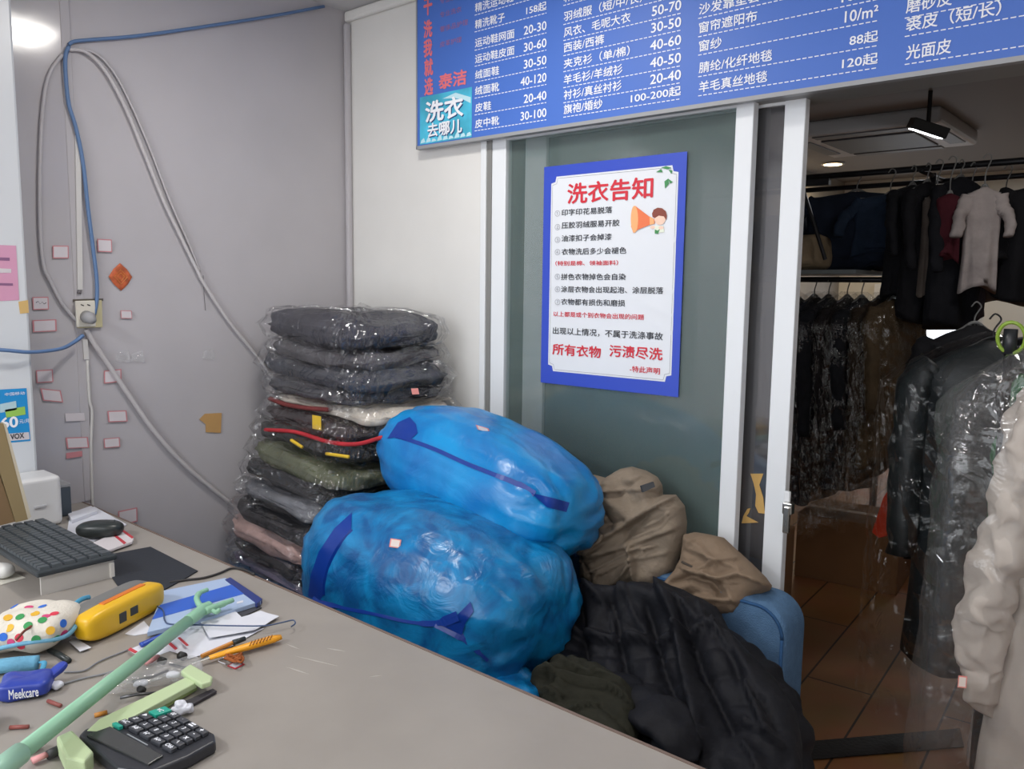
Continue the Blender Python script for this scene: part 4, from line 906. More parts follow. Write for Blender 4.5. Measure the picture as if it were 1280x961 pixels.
# ------------------------------------------------------------------ left wall: cables, socket, stickers
def wl(x, y, off=0.004): return at('x', off, x, y)
M_cab = mat('cable_blue', rgb(92, 122, 164), 0.5); M_cg = mat('cable_grey', rgb(194, 190, 192), 0.5); M_cp = mat('cable_pale', rgb(180, 177, 180), 0.5); M_cw = mat('cable_white', rgb(205, 203, 200), 0.45)
wire('blue_cable', [wl(*q, 0.012) for q in ((405, 8), (340, 20), (250, 34), (170, 45), (110, 50), (92, 52), (86, 56))], 0.0062, M_cab, label='blue network cable running along the top of the grey wall', cat='cable')
wire('blue_cable', [wl(*q, 0.014) for q in ((86, 58), (82, 70), (82, 92), (86, 130), (95, 160), (104, 205), (110, 260), (117, 315), (121, 350), (121, 375), (118, 393))], 0.0066, M_cab, label='blue network cable dropping down the wall to the socket', cat='cable')
wire('blue_cable', [at('x', 0.05, 104, 419), at('x', 0.06, 92, 428), at('x', 0.10, 75, 436), at('x', 0.13, 40, 440), at('x', 0.14, 10, 438), at('x', 0.14, -40, 434)], 0.0062, M_cab, label='blue network cable swinging left from the socket past the white cabinet', cat='cable')
wire('grey_cable', [wl(*q, 0.012) for q in ((86, 62), (102, 63), (118, 73), (136, 95), (158, 137), (180, 190), (205, 252), (228, 300), (245, 335), (256, 356), (285, 400), (322, 446), (340, 470))], 0.0062, M_cg, label='grey cable slanting down the wall from the ceiling corner to the clothes stack', cat='cable')
wire('grey_cable', [wl(*q, 0.008) for q in ((100, 60), (124, 70), (146, 96), (168, 140), (190, 192), (212, 250), (234, 300), (250, 340))], 0.0036, M_cg, label='thin grey cable running beside the thicker slanting grey cable', cat='cable')
wire('grey_cable', [wl(*q, 0.012) for q in ((108, 412), (118, 430), (135, 455), (160, 492), (190, 535), (220, 570), (250, 598), (280, 622), (305, 642))], 0.0085, M_cg, label='thick pale cable slanting from the socket down to the bottom of the stack', cat='cable')
wire('grey_cable', [wl(*q, 0.010) for q in ((78, 68), (62, 92), (54, 130), (50, 200), (50, 280), (54, 330), (62, 350), (78, 380), (95, 400))], 0.0060, M_cp, label='pale cable bowing left from the ceiling corner down to the socket', cat='cable')
wire('thin_wire', [wl(*q, 0.006) for q in ((254, 344), (255, 365), (257, 388))], 0.0012, mat('wire_dark', rgb(110, 106, 108), 0.5), label='short thin wire hanging off the slanting grey cable', cat='wire')
def strip(name, pts, w, d, m, label, cat):
    g_ = G()
    for a_, b_ in zip(pts[:-1], pts[1:]):
        A, B = wl(*a_, 0.001), wl(*b_, 0.001); g_.add([(0.001, A.y-w/2, A.z), (0.001, A.y+w/2, A.z), (d, A.y+w/2, A.z), (d, A.y-w/2, A.z), (0.001, B.y-w/2, B.z), (0.001, B.y+w/2, B.z), (d, B.y+w/2, B.z), (d, B.y-w/2, B.z)], [(0,1,2,3),(4,7,6,5),(0,4,5,1),(1,5,6,2),(2,6,7,3),(3,7,4,0)])
    return g_.build(name, m, None, label=label, cat=cat)
strip('cable_trunking', [(96, 170), (99, 362)], 0.016, 0.010, M_cw, 'narrow white cable trunking above the wall socket', 'trunking')
G().tube([wl(99, 363, 0.006), wl(99, 367, 0.006)], 0.007, 10).build('screw', mat('wire_dark', rgb(110, 106, 108), 0.5), None, smooth=True, label='dark screw in the wall below the narrow trunking', cat='screw')
strip('cable_trunking', [(105, 424), (107, 449)], 0.016, 0.010, M_cw, 'short white cable trunking stub just under the socket', 'trunking')
wire('white_cable', [wl(*q, 0.006) for q in ((109, 450), (112, 500), (115, 515), (114, 560), (116, 640))], 0.005, M_cw, label='white cable dropping straight down to the counter below the socket', cat='cable')
so = thing('wall_socket', tuple(wl(110, 410, 0.0)), 'double wall socket with a grey plug and yellowed backing', 'socket')
def wpoly(px, d0, d1): 
    return [at('x', d0, *q) for q in px], (d1-d0, 0, 0)
M_plate = mat('socket_white', rgb(214, 210, 198), 0.4); M_yel = mat('socket_yellowed', rgb(196, 188, 150), 0.5)
a_, b_ = wpoly(((93, 376), (126, 375), (127, 409), (96, 410)), 0.002, 0.012); G().prism(a_, b_).build('backing_box', M_yel, so, bevel=0.002)
a_, b_ = wpoly(((93, 376), (118, 375.5), (119, 408), (95, 409)), 0.0125, 0.020); G().prism(a_, b_).build('faceplate', M_plate, so, bevel=0.003)
sl_ = G()
for x, y in ((103, 381), (111, 381)):
    a_, b_ = wpoly(((x-2, y-1), (x+2, y+0.4), (x+1.6, y+1.6), (x-2.2, y+0.2)), 0.0202, 0.0210); sl_.prism(a_, b_)
sl_.build('slots', mat('slot_dark', rgb(44, 44, 46), 0.6), so)
pq = at('x', 0.02, 108, 396); pl_ = G().tube([pq, pq+Vector((0.03, 0, -0.002)), pq+Vector((0.045, 0.004, -0.014))], [0.021, 0.019, 0.010], 14); pl_.build('plug', mat('plug_grey', rgb(150, 150, 152), 0.5), so, smooth=True)
a_, b_ = wpoly(((91, 374), (128.5, 373), (128.5, 376), (91, 377)), 0.002, 0.006); G().prism(a_, b_).build('top_lip', mat('slot_brown', rgb(90, 84, 76), 0.6), so)

M_tagr = mat('tag_red_line', rgb(196, 130, 136), 0.6); M_tagw = mat('tag_white', rgb(206, 200, 204), 0.6); M_ink = mat('tag_ink', rgb(96, 92, 100), 0.6)
TG = 'red-edged paper tags stuck on the grey wall'
tags = [ # centre, half size px, tilt, label, ink
 (75, 315, 10, 8, 0.05, 'red-edged paper tag high on the wall, left of the white trunking', 0), (130, 307, 9, 8, 0.0, 'red-edged paper tag high on the wall, above the orange ornament', 0),
 (50, 379, 10, 8, 0.02, 'red-edged paper tag with ink scrawl beside the white cabinet, left of the socket', 1), (55, 407, 15, 7.5, 0.03, 'wide red-edged paper tag just above the left-swinging blue cable', 0),
 (157, 393, 7, 5, -0.05, 'small pink paper tag below the orange ornament', 0), (55, 470, 10.5, 8, 0.0, 'red-edged paper tag under the blue cable beside the white cabinet', 0),
 (64, 494, 13, 8, -0.25, 'tilted red-edged paper tag low beside the white cabinet', 0), (140, 470, 11, 8, 0.05, 'red-edged paper tag crossed by the thick slanting cable', 0),
 (146, 520, 12, 7, -0.09, 'bright white paper tag right of the dropping white cable', 0), (93, 521, 12, 5, -0.1, 'faded blank paper tag left of the dropping white cable', 2),
 (96, 553, 14, 7, -0.12, 'faded torn paper tag low on the wall, left of the white cable', 0), (139, 553, 10, 6, -0.05, 'faded paper tag low on the wall, right of the white cable', 0),
 (92, 568, 10, 3.5, 0.0, 'curled red strip of a torn tag near the bottom of the wall', 3), (159, 645, 12, 9, 0.02, 'red-edged paper tag at the wall foot behind the mouse', 0)]
def wall_tag(cx, cy, hx, hy, tl, lb, ink):
    A = wl(cx, cy, 0.0); py = (at('x', 0, cx+hx, cy).y-at('x', 0, cx-hx, cy).y)/2; pz_ = (at('x', 0, cx, cy-hy).z-at('x', 0, cx, cy+hy).z)/2
    t = thing('paper_tag', (0.002, A.y, A.z), lb, 'tag', TG); c_, s_ = math.cos(tl), math.sin(tl)
    def q(u, v, d): return Vector((d+0.002*u*u, A.y+py*u*c_-pz_*v*s_*-1*0.6, A.z+pz_*v*c_-py*u*s_*-1*0.8))
    fr_ = M_tagr if ink != 2 else M_tagw
    G().prism([q(-1, -1, 0.0035), q(1, -1, 0.0035), q(1, 1, 0.0035), q(-1, 1, 0.0035)], (0.0007, 0, 0)).build('border', fr_, t)
    if ink != 3:
        G().prism([q(-.87, -.84, 0.0044), q(.87, -.84, 0.0044), q(.87, .84, 0.0044), q(-.87, .84, 0.0044)], (0.0005, 0, 0)).build('paper', M_tagw, t)
        lg = G()
        for k in (0.35, -0.1, -0.5):
            if ink != 2: lg.prism([q(-.7, k, 0.0052), q(.6, k, 0.0052), q(.6, k+0.06, 0.0052), q(-.7, k+0.06, 0.0052)], (0.0002, 0, 0))
        if lg.v: lg.build('ruled_lines', mat('tag_lines', rgb(176, 166, 176), 0.6), t)
        if ink == 1: G().tube(spline([q(u, v, 0.0055) for u, v in ((-.6, .1), (-.3, .3), (-.1, -.1), (.2, .2), (.4, -.1), (.7, .1))]), 0.0012, 5).build('scrawl', M_ink, t)
for a_ in tags: wall_tag(*a_)
# orange diamond ornament, tape patch, tape bits
A = wl(150, 346, 0.0); on_ = thing('ornament', (0.003, A.y, A.z), 'orange-brown diamond paper ornament on the grey wall', 'ornament')
ov, of_, od = grid_outline([(math.cos(t)*0.042*(1 if k % 2 == 0 else 0.80), math.sin(t)*0.047*(1 if k % 2 == 0 else 0.80)) for k, t in [(k, k*math.pi/4) for k in range(8)]], 0.004)
obj('paper_diamond', [(0.004+min(d_, 0.006)*0.4, A.y+x*0.95, A.z+y) for (x, y), d_ in zip(ov, od)], of_, mat('ornament_orange', rgb(182, 90, 52), 0.6, var=0.25, vscale=60), on_)
og_ = G()
for r_ in (0.012, 0.022): og_.tube([(0.0075, A.y+r_*math.cos(t*math.pi/2), A.z+r_*1.1*math.sin(t*math.pi/2)) for t in (0, 1, 2, 3, 4)], 0.0013, 5)
og_.build('gold_lines', mat('ornament_gold', rgb(204, 132, 66), 0.5), on_)
G().prism([wl(*q, 0.003) for q in ((249, 524), (256, 517), (277, 516), (276, 541), (257, 540), (257, 530))], (0.0008, 0, 0)).build('tape_patch', mat('tape_brown', rgb(190, 150, 96), 0.6, var=0.06), None, label='torn brown tape patch stuck on the grey wall', cat='tape')
for cx, cy, lb in ((153, 446, 'crinkled clear tape scrap on the wall, left one of the pair'), (171, 446, 'crinkled clear tape scrap on the wall, right one of the pair'), (260, 443, 'crinkled clear tape scrap above the brown tape patch')):
    A = wl(cx, cy, 0); V = []; nx = 14
    for j in range(nx):
        for i in range(nx):
            u, v = i/(nx-1)-.5, j/(nx-1)-.5; V.append((0.004+0.008*abs(nz((u*3+cx, v*3, 0), 1.6, cx)), A.y+u*0.045*(1-0.3*v), A.z+v*0.035*(1+0.5*u)))
    obj('tape_scrap', V, [(j*nx+i, j*nx+i+1, (j+1)*nx+i+1, (j+1)*nx+i) for j in range(nx-1) for i in range(nx-1)], film('tape_film', haze=0.25, bscale=60), None, smooth=True, label=lb, cat='tape', group='clear tape scraps on the grey wall')

# ------------------------------------------------------------------ tall white cabinet with stickers at the end of the counter
XC = 0.10; ye = at('x', XC, 31, 295).y
cb = thing('tall_cabinet', (0.05, -1.6, ZC), 'tall glossy white cabinet at the far end of the counter, stickers on its front', 'cabinet')
G().box((0.003, -2.0, ZC+0.001), (XC, ye, CEIL-0.02)).build('body', mat('cabinet_white', rgb(206, 210, 214), 0.30, spec=0.5), cb, bevel=0.008)
def cpoly(px, d): return [at('x', XC+d, *q) for q in px]
def cadd(nm, px, d, m): return G().prism(cpoly(px, d), (0.0005, 0, 0)).build(nm, m, cb)
cadd('pink_sheet', [(-30, 305), (20, 307), (24, 375), (-30, 378)], 0.0006, mat('pink_paper', rgb(206, 150, 178), 0.6))
cadd('pink_sheet_stripe', [(-30, 321), (12, 322), (12, 326), (-30, 324)], 0.0014, mat('mauve_ink', rgb(134, 92, 128), 0.6))
cadd('pink_sheet_stripe', [(-30, 334), (14, 336), (14, 341), (-30, 341)], 0.0014, M_tagw)
cadd('pink_sheet_stripe', [(-30, 353), (16, 354), (16, 357), (-30, 356)], 0.0014, mat('mauve_ink', rgb(134, 92, 128), 0.6))
cadd('yellow_tape', [(23, 377), (35, 375), (36, 391), (25, 392)], 0.0006, mat('tape_amber', rgb(206, 172, 110), 0.5))
cadd('energy_label', [(-20, 488), (33, 485), (38, 551), (-20, 556)], 0.0006, mat('label_blue', rgb(30, 140, 204), 0.45))
cadd('label_band', [(0, 505), (20, 501), (21, 512), (0, 516)], 0.0014, mat('label_pale', rgb(176, 206, 214), 0.5))
cadd('label_band', [(6, 512), (31, 508), (32, 518), (8, 522)], 0.0014, mat('label_lime', rgb(150, 196, 88), 0.5))
cadd('label_band', [(10, 542), (36, 540), (37, 549), (12, 551)], 0.0014, M_tagw)
tt = Text(right=(0, 1, 0), up=(0, 0, 1), out=(1, 0, 0)); A = at('x', XC+0.0016, 1, 529); B = at('x', XC+0.0016, 22, 527); tt.line('60', A, 0.032, B.y-A.y, 0.03)
A = at('x', XC+0.0016, 24, 527); B = at('x', XC+0.0016, 36, 526); tt.line('元/月', A, 0.012, B.y-A.y, 0.0); A = at('x', XC+0.0016, 6, 493); B = at('x', XC+0.0016, 31, 492); tt.line('中国移动', A, 0.010, B.y-A.y, 0.0)
tt.build('label_lettering', M_print, cb)
tt = Text(right=(0, 1, 0), up=(0, 0, 1), out=(1, 0, 0)); A = at('x', XC+0.0022, 13, 546); B = at('x', XC+0.0022, 30, 545); tt.line('VOX', A, 0.016, B.y-A.y, 0.03); tt.build('band_lettering', M_blk, cb)
# white box in front of it with a slot, dark box behind
A = cz(80, 655); bx = thing('white_box_printer', (A.x-0.06, A.y-0.1, ZC), 'small white rounded box with a slot handle, in front of the tall cabinet', 'printer')
zt_ = at('x', A.x, 73, 594).z
G().box((XC+0.004, A.y-0.26, ZC+0.001), (A.x, A.y, zt_)).build('case', mat('printer_white', rgb(208, 208, 208), 0.4), bx, bevel=0.014, segs=4)
s0, s1 = at('x', A.x, 42, 635), at('x', A.x, 58, 631)
G().box((A.x-0.004, s0.y, (s0.z+s1.z)/2-0.006), (A.x+0.004, s1.y, (s0.z+s1.z)/2+0.004)).build('slot_handle', mat('slot_shadow', rgb(176, 176, 178), 0.4), bx, bevel=0.003)
d0, d1 = cz(82, 650), at('x', 0.14, 91, 605)
db = thing('dark_box', (0.10, -1.24, ZC), 'narrow dark grey box standing behind the white one', 'box')
G().box((0.05, A.y+0.006, ZC+0.001), (0.15, A.y+0.056, d1.z-0.004)).build('case', mat('dark_slate', rgb(68, 78, 88), 0.5), db, bevel=0.004)
G().box((0.05, A.y+0.006, d1.z-0.004), (0.15, A.y+0.056, d1.z+0.006)).build('lid', mat('slate_grey', rgb(150, 152, 154), 0.5), db, bevel=0.002)

# ------------------------------------------------------------------ things on the counter
def lay(name, px, z0, h_, m, parent=None, bevel=0, **k):
    """flat thing lying on the worktop: outline traced, extruded to its own thickness"""
    P = [cz(x, y, z0+h_) for x, y in px]; return G().prism([(p.x, p.y, z0) for p in P], (0, 0, h_)).build(name, m, parent, bevel=bevel, **k)
Z1 = ZC+0.0006
M_pap = mat('white_paper', rgb(214, 216, 224), 0.6)
pp_ = thing('paper_sheets', tuple(cz(120, 645)), 'loose white paper sheets by the wall, under the mouse', 'paper')
lay('sheet', [(84, 663), (88, 640), (118, 633), (158, 655), (118, 676)], Z1, 0.004, M_pap, pp_)
lay('sheet', [(85, 642), (114, 632), (122, 638), (90, 650)], Z1+0.0045, 0.010, M_pap, pp_)
sp_ = thing('receipt_pad', tuple(cz(140, 675)), 'white and red ruled receipt pad under the black mouse', 'notepad')
lay('pad', [(110, 681), (152, 662), (167, 673), (165, 677), (132, 689)], ZC+0.0056, 0.006, mat('pad_white', rgb(214, 208, 210), 0.6), sp_)
lay('red_rule', [(139, 667), (142, 666), (158, 678), (155, 680)], ZC+0.0118, 0.0006, mat('rule_red', rgb(190, 60, 70), 0.6), sp_)
lay('red_rule', [(150, 662), (153, 661), (167, 671), (165, 673)], ZC+0.0118, 0.0006, mat('rule_red', rgb(190, 60, 70), 0.6), sp_)
# mouse
A = cz(124, 668, ZC+0.013); ms = thing('computer_mouse', tuple(A), 'black computer mouse on papers behind the keyboard', 'mouse')
Mx = Matrix.Rotation(math.radians(52), 4, 'Z')
V, F = superell((A.x, A.y, ZC+0.030), (0.064, 0.036, 0.024), Mx, 0.85, 0.8, 40, 24, lambda l, p: 0.004*(l.x*0.8)*(1-l.z*l.z))
obj('shell', V, F, mat('mouse_black', rgb(40, 46, 46), 0.35), ms, smooth=True)
Mw = rotm((A.x+0.036*math.cos(0.9), A.y+0.036*math.sin(0.9), ZC+0.050), math.radians(52)); G().tube([Mw @ Vector((-0.008, 0, 0)), Mw @ Vector((0.008, 0, 0))], 0.005, 10).build('scroll_wheel', mat('rubber_grey', rgb(66, 68, 70), 0.6), ms, smooth=True)
mp_ = thing('mouse_pad', tuple(cz(190, 705)), 'black mouse pad lying flat near the wall end of the counter', 'mouse pad')
lay('pad', [(136, 715), (140, 692), (188, 683), (247, 713), (232, 722), (206, 736), (150, 735)], Z1, 0.003, mat('pad_black', rgb(36, 40, 48), 0.7, bump=0.1, bscale=200), mp_)
wire('black_cable', [cz(*q, ZC+0.004) for q in ((212, 728), (230, 725), (255, 722), (275, 716), (290, 710), (305, 712), (318, 718))], 0.003, mat('cable_black', rgb(48, 46, 46), 0.5), label='thin black cable trailing from the mouse pad to the counter edge', cat='cable')
# keyboard on a riser
ZK = ZC+0.062
kA, kB = at('z', ZK, 142, 690), at('z', ZK, 46, 716); kd = Vector((0.999, -0.02, 0)); kx1 = max(kA.x, kB.x); ky1, ky0 = kA.y, kB.y
rsr = thing('riser', (0.55, (ky0+ky1)/2, ZC), 'low grey white riser stand carrying the keyboard', 'stand')
M_ris = mat('riser_grey', rgb(196, 192, 186), 0.4)
G().box((0.30, ky0+0.01, ZK-0.021), (kx1-0.010, ky1-0.004, ZK-0.015)).build('top_plate', M_ris, rsr, bevel=0.002)
G().box((kx1-0.020, ky0+0.012, ZC), (kx1-0.014, ky1-0.012, ZK-0.021)).build('end_panel', M_ris, rsr)
G().box((kx1-0.022, ky1-0.016, ZC), (kx1-0.008, ky1-0.004, ZK-0.021)).build('post', mat('riser_post', rgb(222, 218, 210), 0.35), rsr, bevel=0.003)
G().box((0.31, ky0+0.012, ZC), (0.316, ky1-0.012, ZK-0.021)).build('end_panel', M_ris, rsr)
kb_ = thing('keyboard', (0.55, (ky0+ky1)/2, ZK-0.015), 'black computer keyboard on a riser at the left of the counter', 'keyboard')
M_kb = mat('keyboard_black', rgb(50, 56, 60), 0.5); M_key = mat('keycap_black', rgb(70, 76, 80), 0.45)
kx0 = kx1-0.46
G().box((kx0, ky0, ZK-0.014), (kx1, ky1, ZK)).build('case', M_kb, kb_, bevel=0.004)
rows_ = 6; kw = (ky1-ky0-0.016)/rows_
for r_ in range(rows_):
    g_ = G(); nk = 20 if r_ < 5 else 13; w_ = (kx1-kx0-0.018)/nk
    for i in range(nk):
        x0 = kx0+0.009+i*w_; y0 = ky0+0.008+r_*kw; zt_ = ZK+0.007
        g_.add([(x0+.0008, y0+.0012, ZK-.001), (x0+w_-.0008, y0+.0012, ZK-.001), (x0+w_-.0008, y0+kw-.0018, ZK-.001), (x0+.0008, y0+kw-.0018, ZK-.001), (x0+.0025, y0+.003, zt_), (x0+w_-.0025, y0+.003, zt_), (x0+w_-.0025, y0+kw-.0045, zt_), (x0+.0025, y0+kw-.0045, zt_)], [(0,3,2,1),(4,5,6,7),(0,1,5,4),(1,2,6,5),(2,3,7,6),(3,0,4,7)])
    g_.build('key_row', M_key, kb_)
lg_ = G()
for i in range(3): lg_.box((kx1-0.12+i*0.02, ky1-0.006, ZK), (kx1-0.108+i*0.02, ky1-0.004, ZK+0.0006))
lg_.build('indicator_print', mat('indicator_grey', rgb(150, 156, 160), 0.5), kb_)
# leaning tan board whose edge shows at the far left
xb = 0.40
bd = thing('leaning_board', tuple(at('x', xb, 20, 655)), 'tan edged board leaning at the left edge, above the keyboard', 'board')
G().prism([at('x', xb, *q) for q in ((-3, 527), (4, 530), (35, 649), (20, 653), (-3, 580))], (-0.02, 0, 0)).build('thick_edge', mat('board_tan', rgb(142, 124, 88), 0.6), bd)
G().prism([at('x', xb, *q) for q in ((4, 528), (8, 531), (39, 646), (35, 649))], (-0.02, 0, 0)).build('pale_rim', mat('board_rim', rgb(196, 186, 164), 0.5), bd)
G().prism([at('x', xb-0.003, *q) for q in ((-60, 560), (-3, 586), (19, 652), (-60, 672))], (-0.02, 0, 0)).build('face', mat('board_brown', rgb(124, 100, 70), 0.6), bd)
# white bits by the keyboard
V, F = superell(tuple(cz(0, 713, ZC+0.02)), (0.035, 0.025, 0.018), Matrix.Rotation(0.5, 4, 'Z'), 0.8, 0.8, 28, 16)
obj('white_container', V, F, mat('white_plastic', rgb(214, 214, 210), 0.35), None, smooth=True, label='small white rounded plastic piece at the left edge below the keyboard', cat='container')
lay('paper_slip', [(0, 722), (14, 713), (32, 722), (0, 731)], Z1, 0.001, mat('slip_cream', rgb(206, 202, 190), 0.6), None, label='cream paper slip at the left edge below the keyboard', cat='paper')
# yellow box-shaped gadget
A, B = cz(116, 790, ZC), cz(203, 745, ZC)
dv = (B-A); L_ = dv.length; an = math.atan2(dv.y, dv.x)
cen = cz(152, 762, ZC+0.034)
yg = thing('yellow_gadget', (cen.x, cen.y, ZC), 'yellow and grey rounded electric gadget with an orange stripe', 'tool')
Mx = Matrix.Rotation(an, 4, 'Z')
V, F = superell((cen.x, cen.y, ZC+0.034), (0.115, 0.030, 0.033), Mx, 0.5, 0.5, 72, 36)
obj('yellow_shell', V, F, mat('yellow_plastic', rgb(226, 178, 30), 0.35), yg, smooth=True)
side = Mx @ Vector((0, 1, 0))
V, F = superell((cen.x+side.x*0.026, cen.y+side.y*0.026, ZC+0.036), (0.106, 0.022, 0.035), Mx, 0.4, 0.5, 64, 32)
obj('grey_back', V, F, mat('gadget_grey', rgb(112, 112, 110), 0.5), yg, smooth=True)
Mg = rotm((cen.x, cen.y, ZC), an)
G().box((-0.055, -0.006, 0.0655), (0.068, 0.008, 0.0685), Mg).build('orange_stripe', mat('orange_plastic', rgb(214, 116, 34), 0.4), yg, bevel=0.001)
G().box((-0.040, -0.0318, 0.022), (-0.020, -0.029, 0.044), Mg).build('button', mat('button_dark', rgb(58, 58, 54), 0.5), yg, bevel=0.0012)
G().box((-0.008, -0.0318, 0.026), (0.014, -0.029, 0.044), Mg).build('button', mat('button_dark', rgb(58, 58, 54), 0.5), yg, bevel=0.0012)
# polka-dot pouch
pc = cz(38, 790, ZC+0.03); po = thing('polka_dot_pouch', (pc.x, pc.y, ZC), 'white cloth pouch with coloured polka dots and light blue trim', 'pouch')
PM = Matrix.Rotation(0.9, 4, 'Z') @ Matrix.Rotation(-0.15, 4, 'Y')
def pd(l, p): return 0.010*nz((p.x+1, p.y, p.z), 14, 5)+0.004*nz(p, 40, 6)+0.006*math.sin(4*math.atan2(l.y, l.x))*(1-l.z*l.z)
PV, PF = superell((pc.x, pc.y, ZC+0.043), (0.088, 0.074, 0.041), PM, 0.7, 0.9, 64, 36, pd)
obj('cloth', PV, PF, fabric('pouch_white', rgb(214, 208, 196), bump=0.2, bscale=200, var=0.03), po, smooth=True)
pb_ = BVHTree.FromPolygons(PV, PF); dcol = [(206, 54, 74), (40, 104, 200), (52, 140, 78), (216, 168, 50), (206, 70, 120)]
rs = random.Random(5); dots = [(2, 763, 0), (10, 772, 3), (18, 758, 1), (25, 771, 2), (36, 759, 4), (44, 767, 3), (53, 758, 1), (68, 767, 0), (79, 779, 1), (53, 775, 2), (35, 782, 2), (63, 788, 3), (4, 796, 1), (45, 799, 2), (26, 807, 0), (24, 797, 0), (12, 785, 3), (70, 798, 2), (28, 750, 2), (80, 792, 4), (14, 803, 4), (58, 770, 4)]
for x, y, c_ in dots:
    h_, nn, _, _ = pb_.ray_cast(Vector(CAM), Vector(sight(x, y)).normalized())
    if h_ is None: continue
    e1 = nn.cross(Vector((0, 0, 1))); e1 = e1.normalized() if e1.length > 1e-3 else Vector((1, 0, 0)); e2 = nn.cross(e1)
    G().prism([h_+nn*0.0002+(e1*math.cos(t*math.pi/7)+e2*math.sin(t*math.pi/7))*0.0082 for t in range(14)], nn*0.0008).build('dot', mat('dot_%d' % c_, rgb(*dcol[c_]), 0.7), po)
tm = [PM @ Vector((sp(math.cos(t), 0.7)*0.090, sp(math.sin(t), 0.7)*0.074, -0.004+0.006*math.sin(3*t)))+Vector((pc.x, pc.y, ZC+0.034)) for t in [i*2*math.pi/40 for i in range(41)]]
G().tube(tm, 0.0045, 8).build('trim', fabric('trim_lightblue', rgb(112, 164, 190)), po, smooth=True)
G().tube(spline([cz(88, 768, ZC+0.05), cz(92, 757, ZC+0.066), cz(102, 749, ZC+0.070), cz(112, 746, ZC+0.06)]), 0.005, 8, flat=0.5).build('strap', fabric('trim_blue', rgb(84, 156, 190)), po, smooth=True)
G().tube(spline([cz(30, 768, ZC+0.066), cz(40, 780, ZC+0.068), cz(30, 789, ZC+0.066), cz(20, 800, ZC+0.056)]), 0.0024, 6).build('zip', fabric('zip_brown', rgb(120, 70, 60)), po, smooth=True)
lay('swing_label', [(86, 801), (94, 797), (114, 809), (100, 814)], Z1+0.004, 0.001, M_pap, po)
G().tube([cz(62, 812, ZC+0.006), cz(74, 818, ZC+0.006), cz(86, 826, ZC+0.006)], 0.006, 8).build('black_tab', mat('mouse_black', rgb(40, 46, 46), 0.35), po, smooth=True)
# light-blue roll, blue packet
A, B = cz(-20, 836, ZC+0.014), cz(48, 828, ZC+0.014)
rl = thing('light_blue_roll', tuple((A+B)/2), 'light blue rolled cloth at the left edge under the polka-dot pouch', 'cloth')
G().tube(spline([A, (A+B)/2+Vector((0, 0, 0.002)), B]), [0.014]*17, 14).build('roll', fabric('light_blue_cloth', rgb(104, 160, 188)), rl, smooth=True)
G().tube(spline([B, cz(55, 828, ZC+0.02), cz(52, 838, ZC+0.012), cz(46, 842, ZC+0.006)]), 0.005, 8, flat=0.5).build('loop', fabric('trim_blue', rgb(84, 156, 190)), rl, smooth=True)
bp = thing('blue_packet', tuple(cz(32, 860)), 'dark blue plastic packet with white lettering near the left edge', 'packet')
def pkt(l, p): return 0.004*nz(p, 30, 4)+0.002*nz(p, 70, 8)
A, B = cz(0, 874), cz(66, 866); dv = B-A; an2 = math.atan2(dv.y, dv.x); cen2 = cz(33, 858, ZC+0.012)
V, F = superell((cen2.x, cen2.y, ZC+0.017), (dv.length/2, 0.034, 0.015), Matrix.Rotation(an2, 4, 'Z'), 0.3, 0.4, 56, 24, pkt)
obj('wrapper', V, F, mat('packet_blue', rgb(44, 64, 158), 0.35), bp, smooth=True)
wb = BVHTree.FromPolygons(V, F)
V, F = superell(tuple(cz(66, 842, ZC+0.022)), (0.028, 0.011, 0.006), Matrix.Rotation(an2+0.75, 4, 'Z') @ Matrix.Rotation(-0.4, 4, 'Y'), 0.5, 0.6, 28, 16, lambda l, p: 0.002*nz(p, 60, 2))
obj('torn_flap', V, F, mat('packet_blue', rgb(44, 64, 158), 0.35), bp, smooth=True)
V, F = superell(tuple(cz(70, 856, ZC+0.008)), (0.012, 0.010, 0.006), Matrix.Rotation(0.4, 4, 'Z'), 0.7, 0.8, 20, 12, lambda l, p: 0.003*nz(p, 90, 2))
obj('tissue_end', V, F, M_pap, bp, smooth=True)
ax_ = dv.normalized(); n_ = Vector((ax_.y, -ax_.x, 0)); fx = Vector((cen2.x, cen2.y, 0))
h_ = wb.ray_cast(Vector(CAM), Vector(sight(4, 866)).normalized())[0] or A
tt = Text(right=ax_, up=(0, 0, 1), out=n_, lift=0.0008); tt.line('Meekcare', (cen2.x+n_.x*0.036-ax_.x*dv.length*0.22, cen2.y+n_.y*0.036-ax_.y*dv.length*0.22, ZC+0.017), 0.017, dv.length*0.55, 0.02); tt.build('lettering', M_print, bp)
# blue and white booklet, dark case below it, papers
bk = thing('blue_booklet', tuple(cz(258, 752)), 'blue striped booklet with a navy spine, lying by the green pole fork', 'book')
kp = [(176, 778), (196, 748), (284, 724), (327, 749), (322, 753), (190, 800)]
lay('cover', [(184, 790), (204, 738), (282, 722), (326, 751), (262, 771)], ZC+0.004, 0.010, mat('booklet_pale', rgb(166, 186, 216), 0.4), bk, bevel=0.001)
lay('blue_stripe', [(190, 774), (200, 756), (291, 730), (308, 741)], ZC+0.0142, 0.0006, mat('booklet_blue', rgb(44, 96, 198), 0.4), bk)
lay('spine', [(281, 724), (288, 721), (328, 748), (321, 754)], ZC+0.0040, 0.0115, mat('booklet_navy', rgb(38, 54, 120), 0.4), bk, bevel=0.0015)
lay('white_band', [(296, 752), (304, 750), (304, 752.5), (296, 754.5)], ZC+0.0142, 0.0006, M_pap, bk)
lay('dark_case', [(286, 768), (320, 754), (327, 759), (300, 772)], Z1, 0.0030, mat('case_dark', rgb(64, 64, 68), 0.5), None, label='dark flat case peeking from under the blue booklet', cat='case')
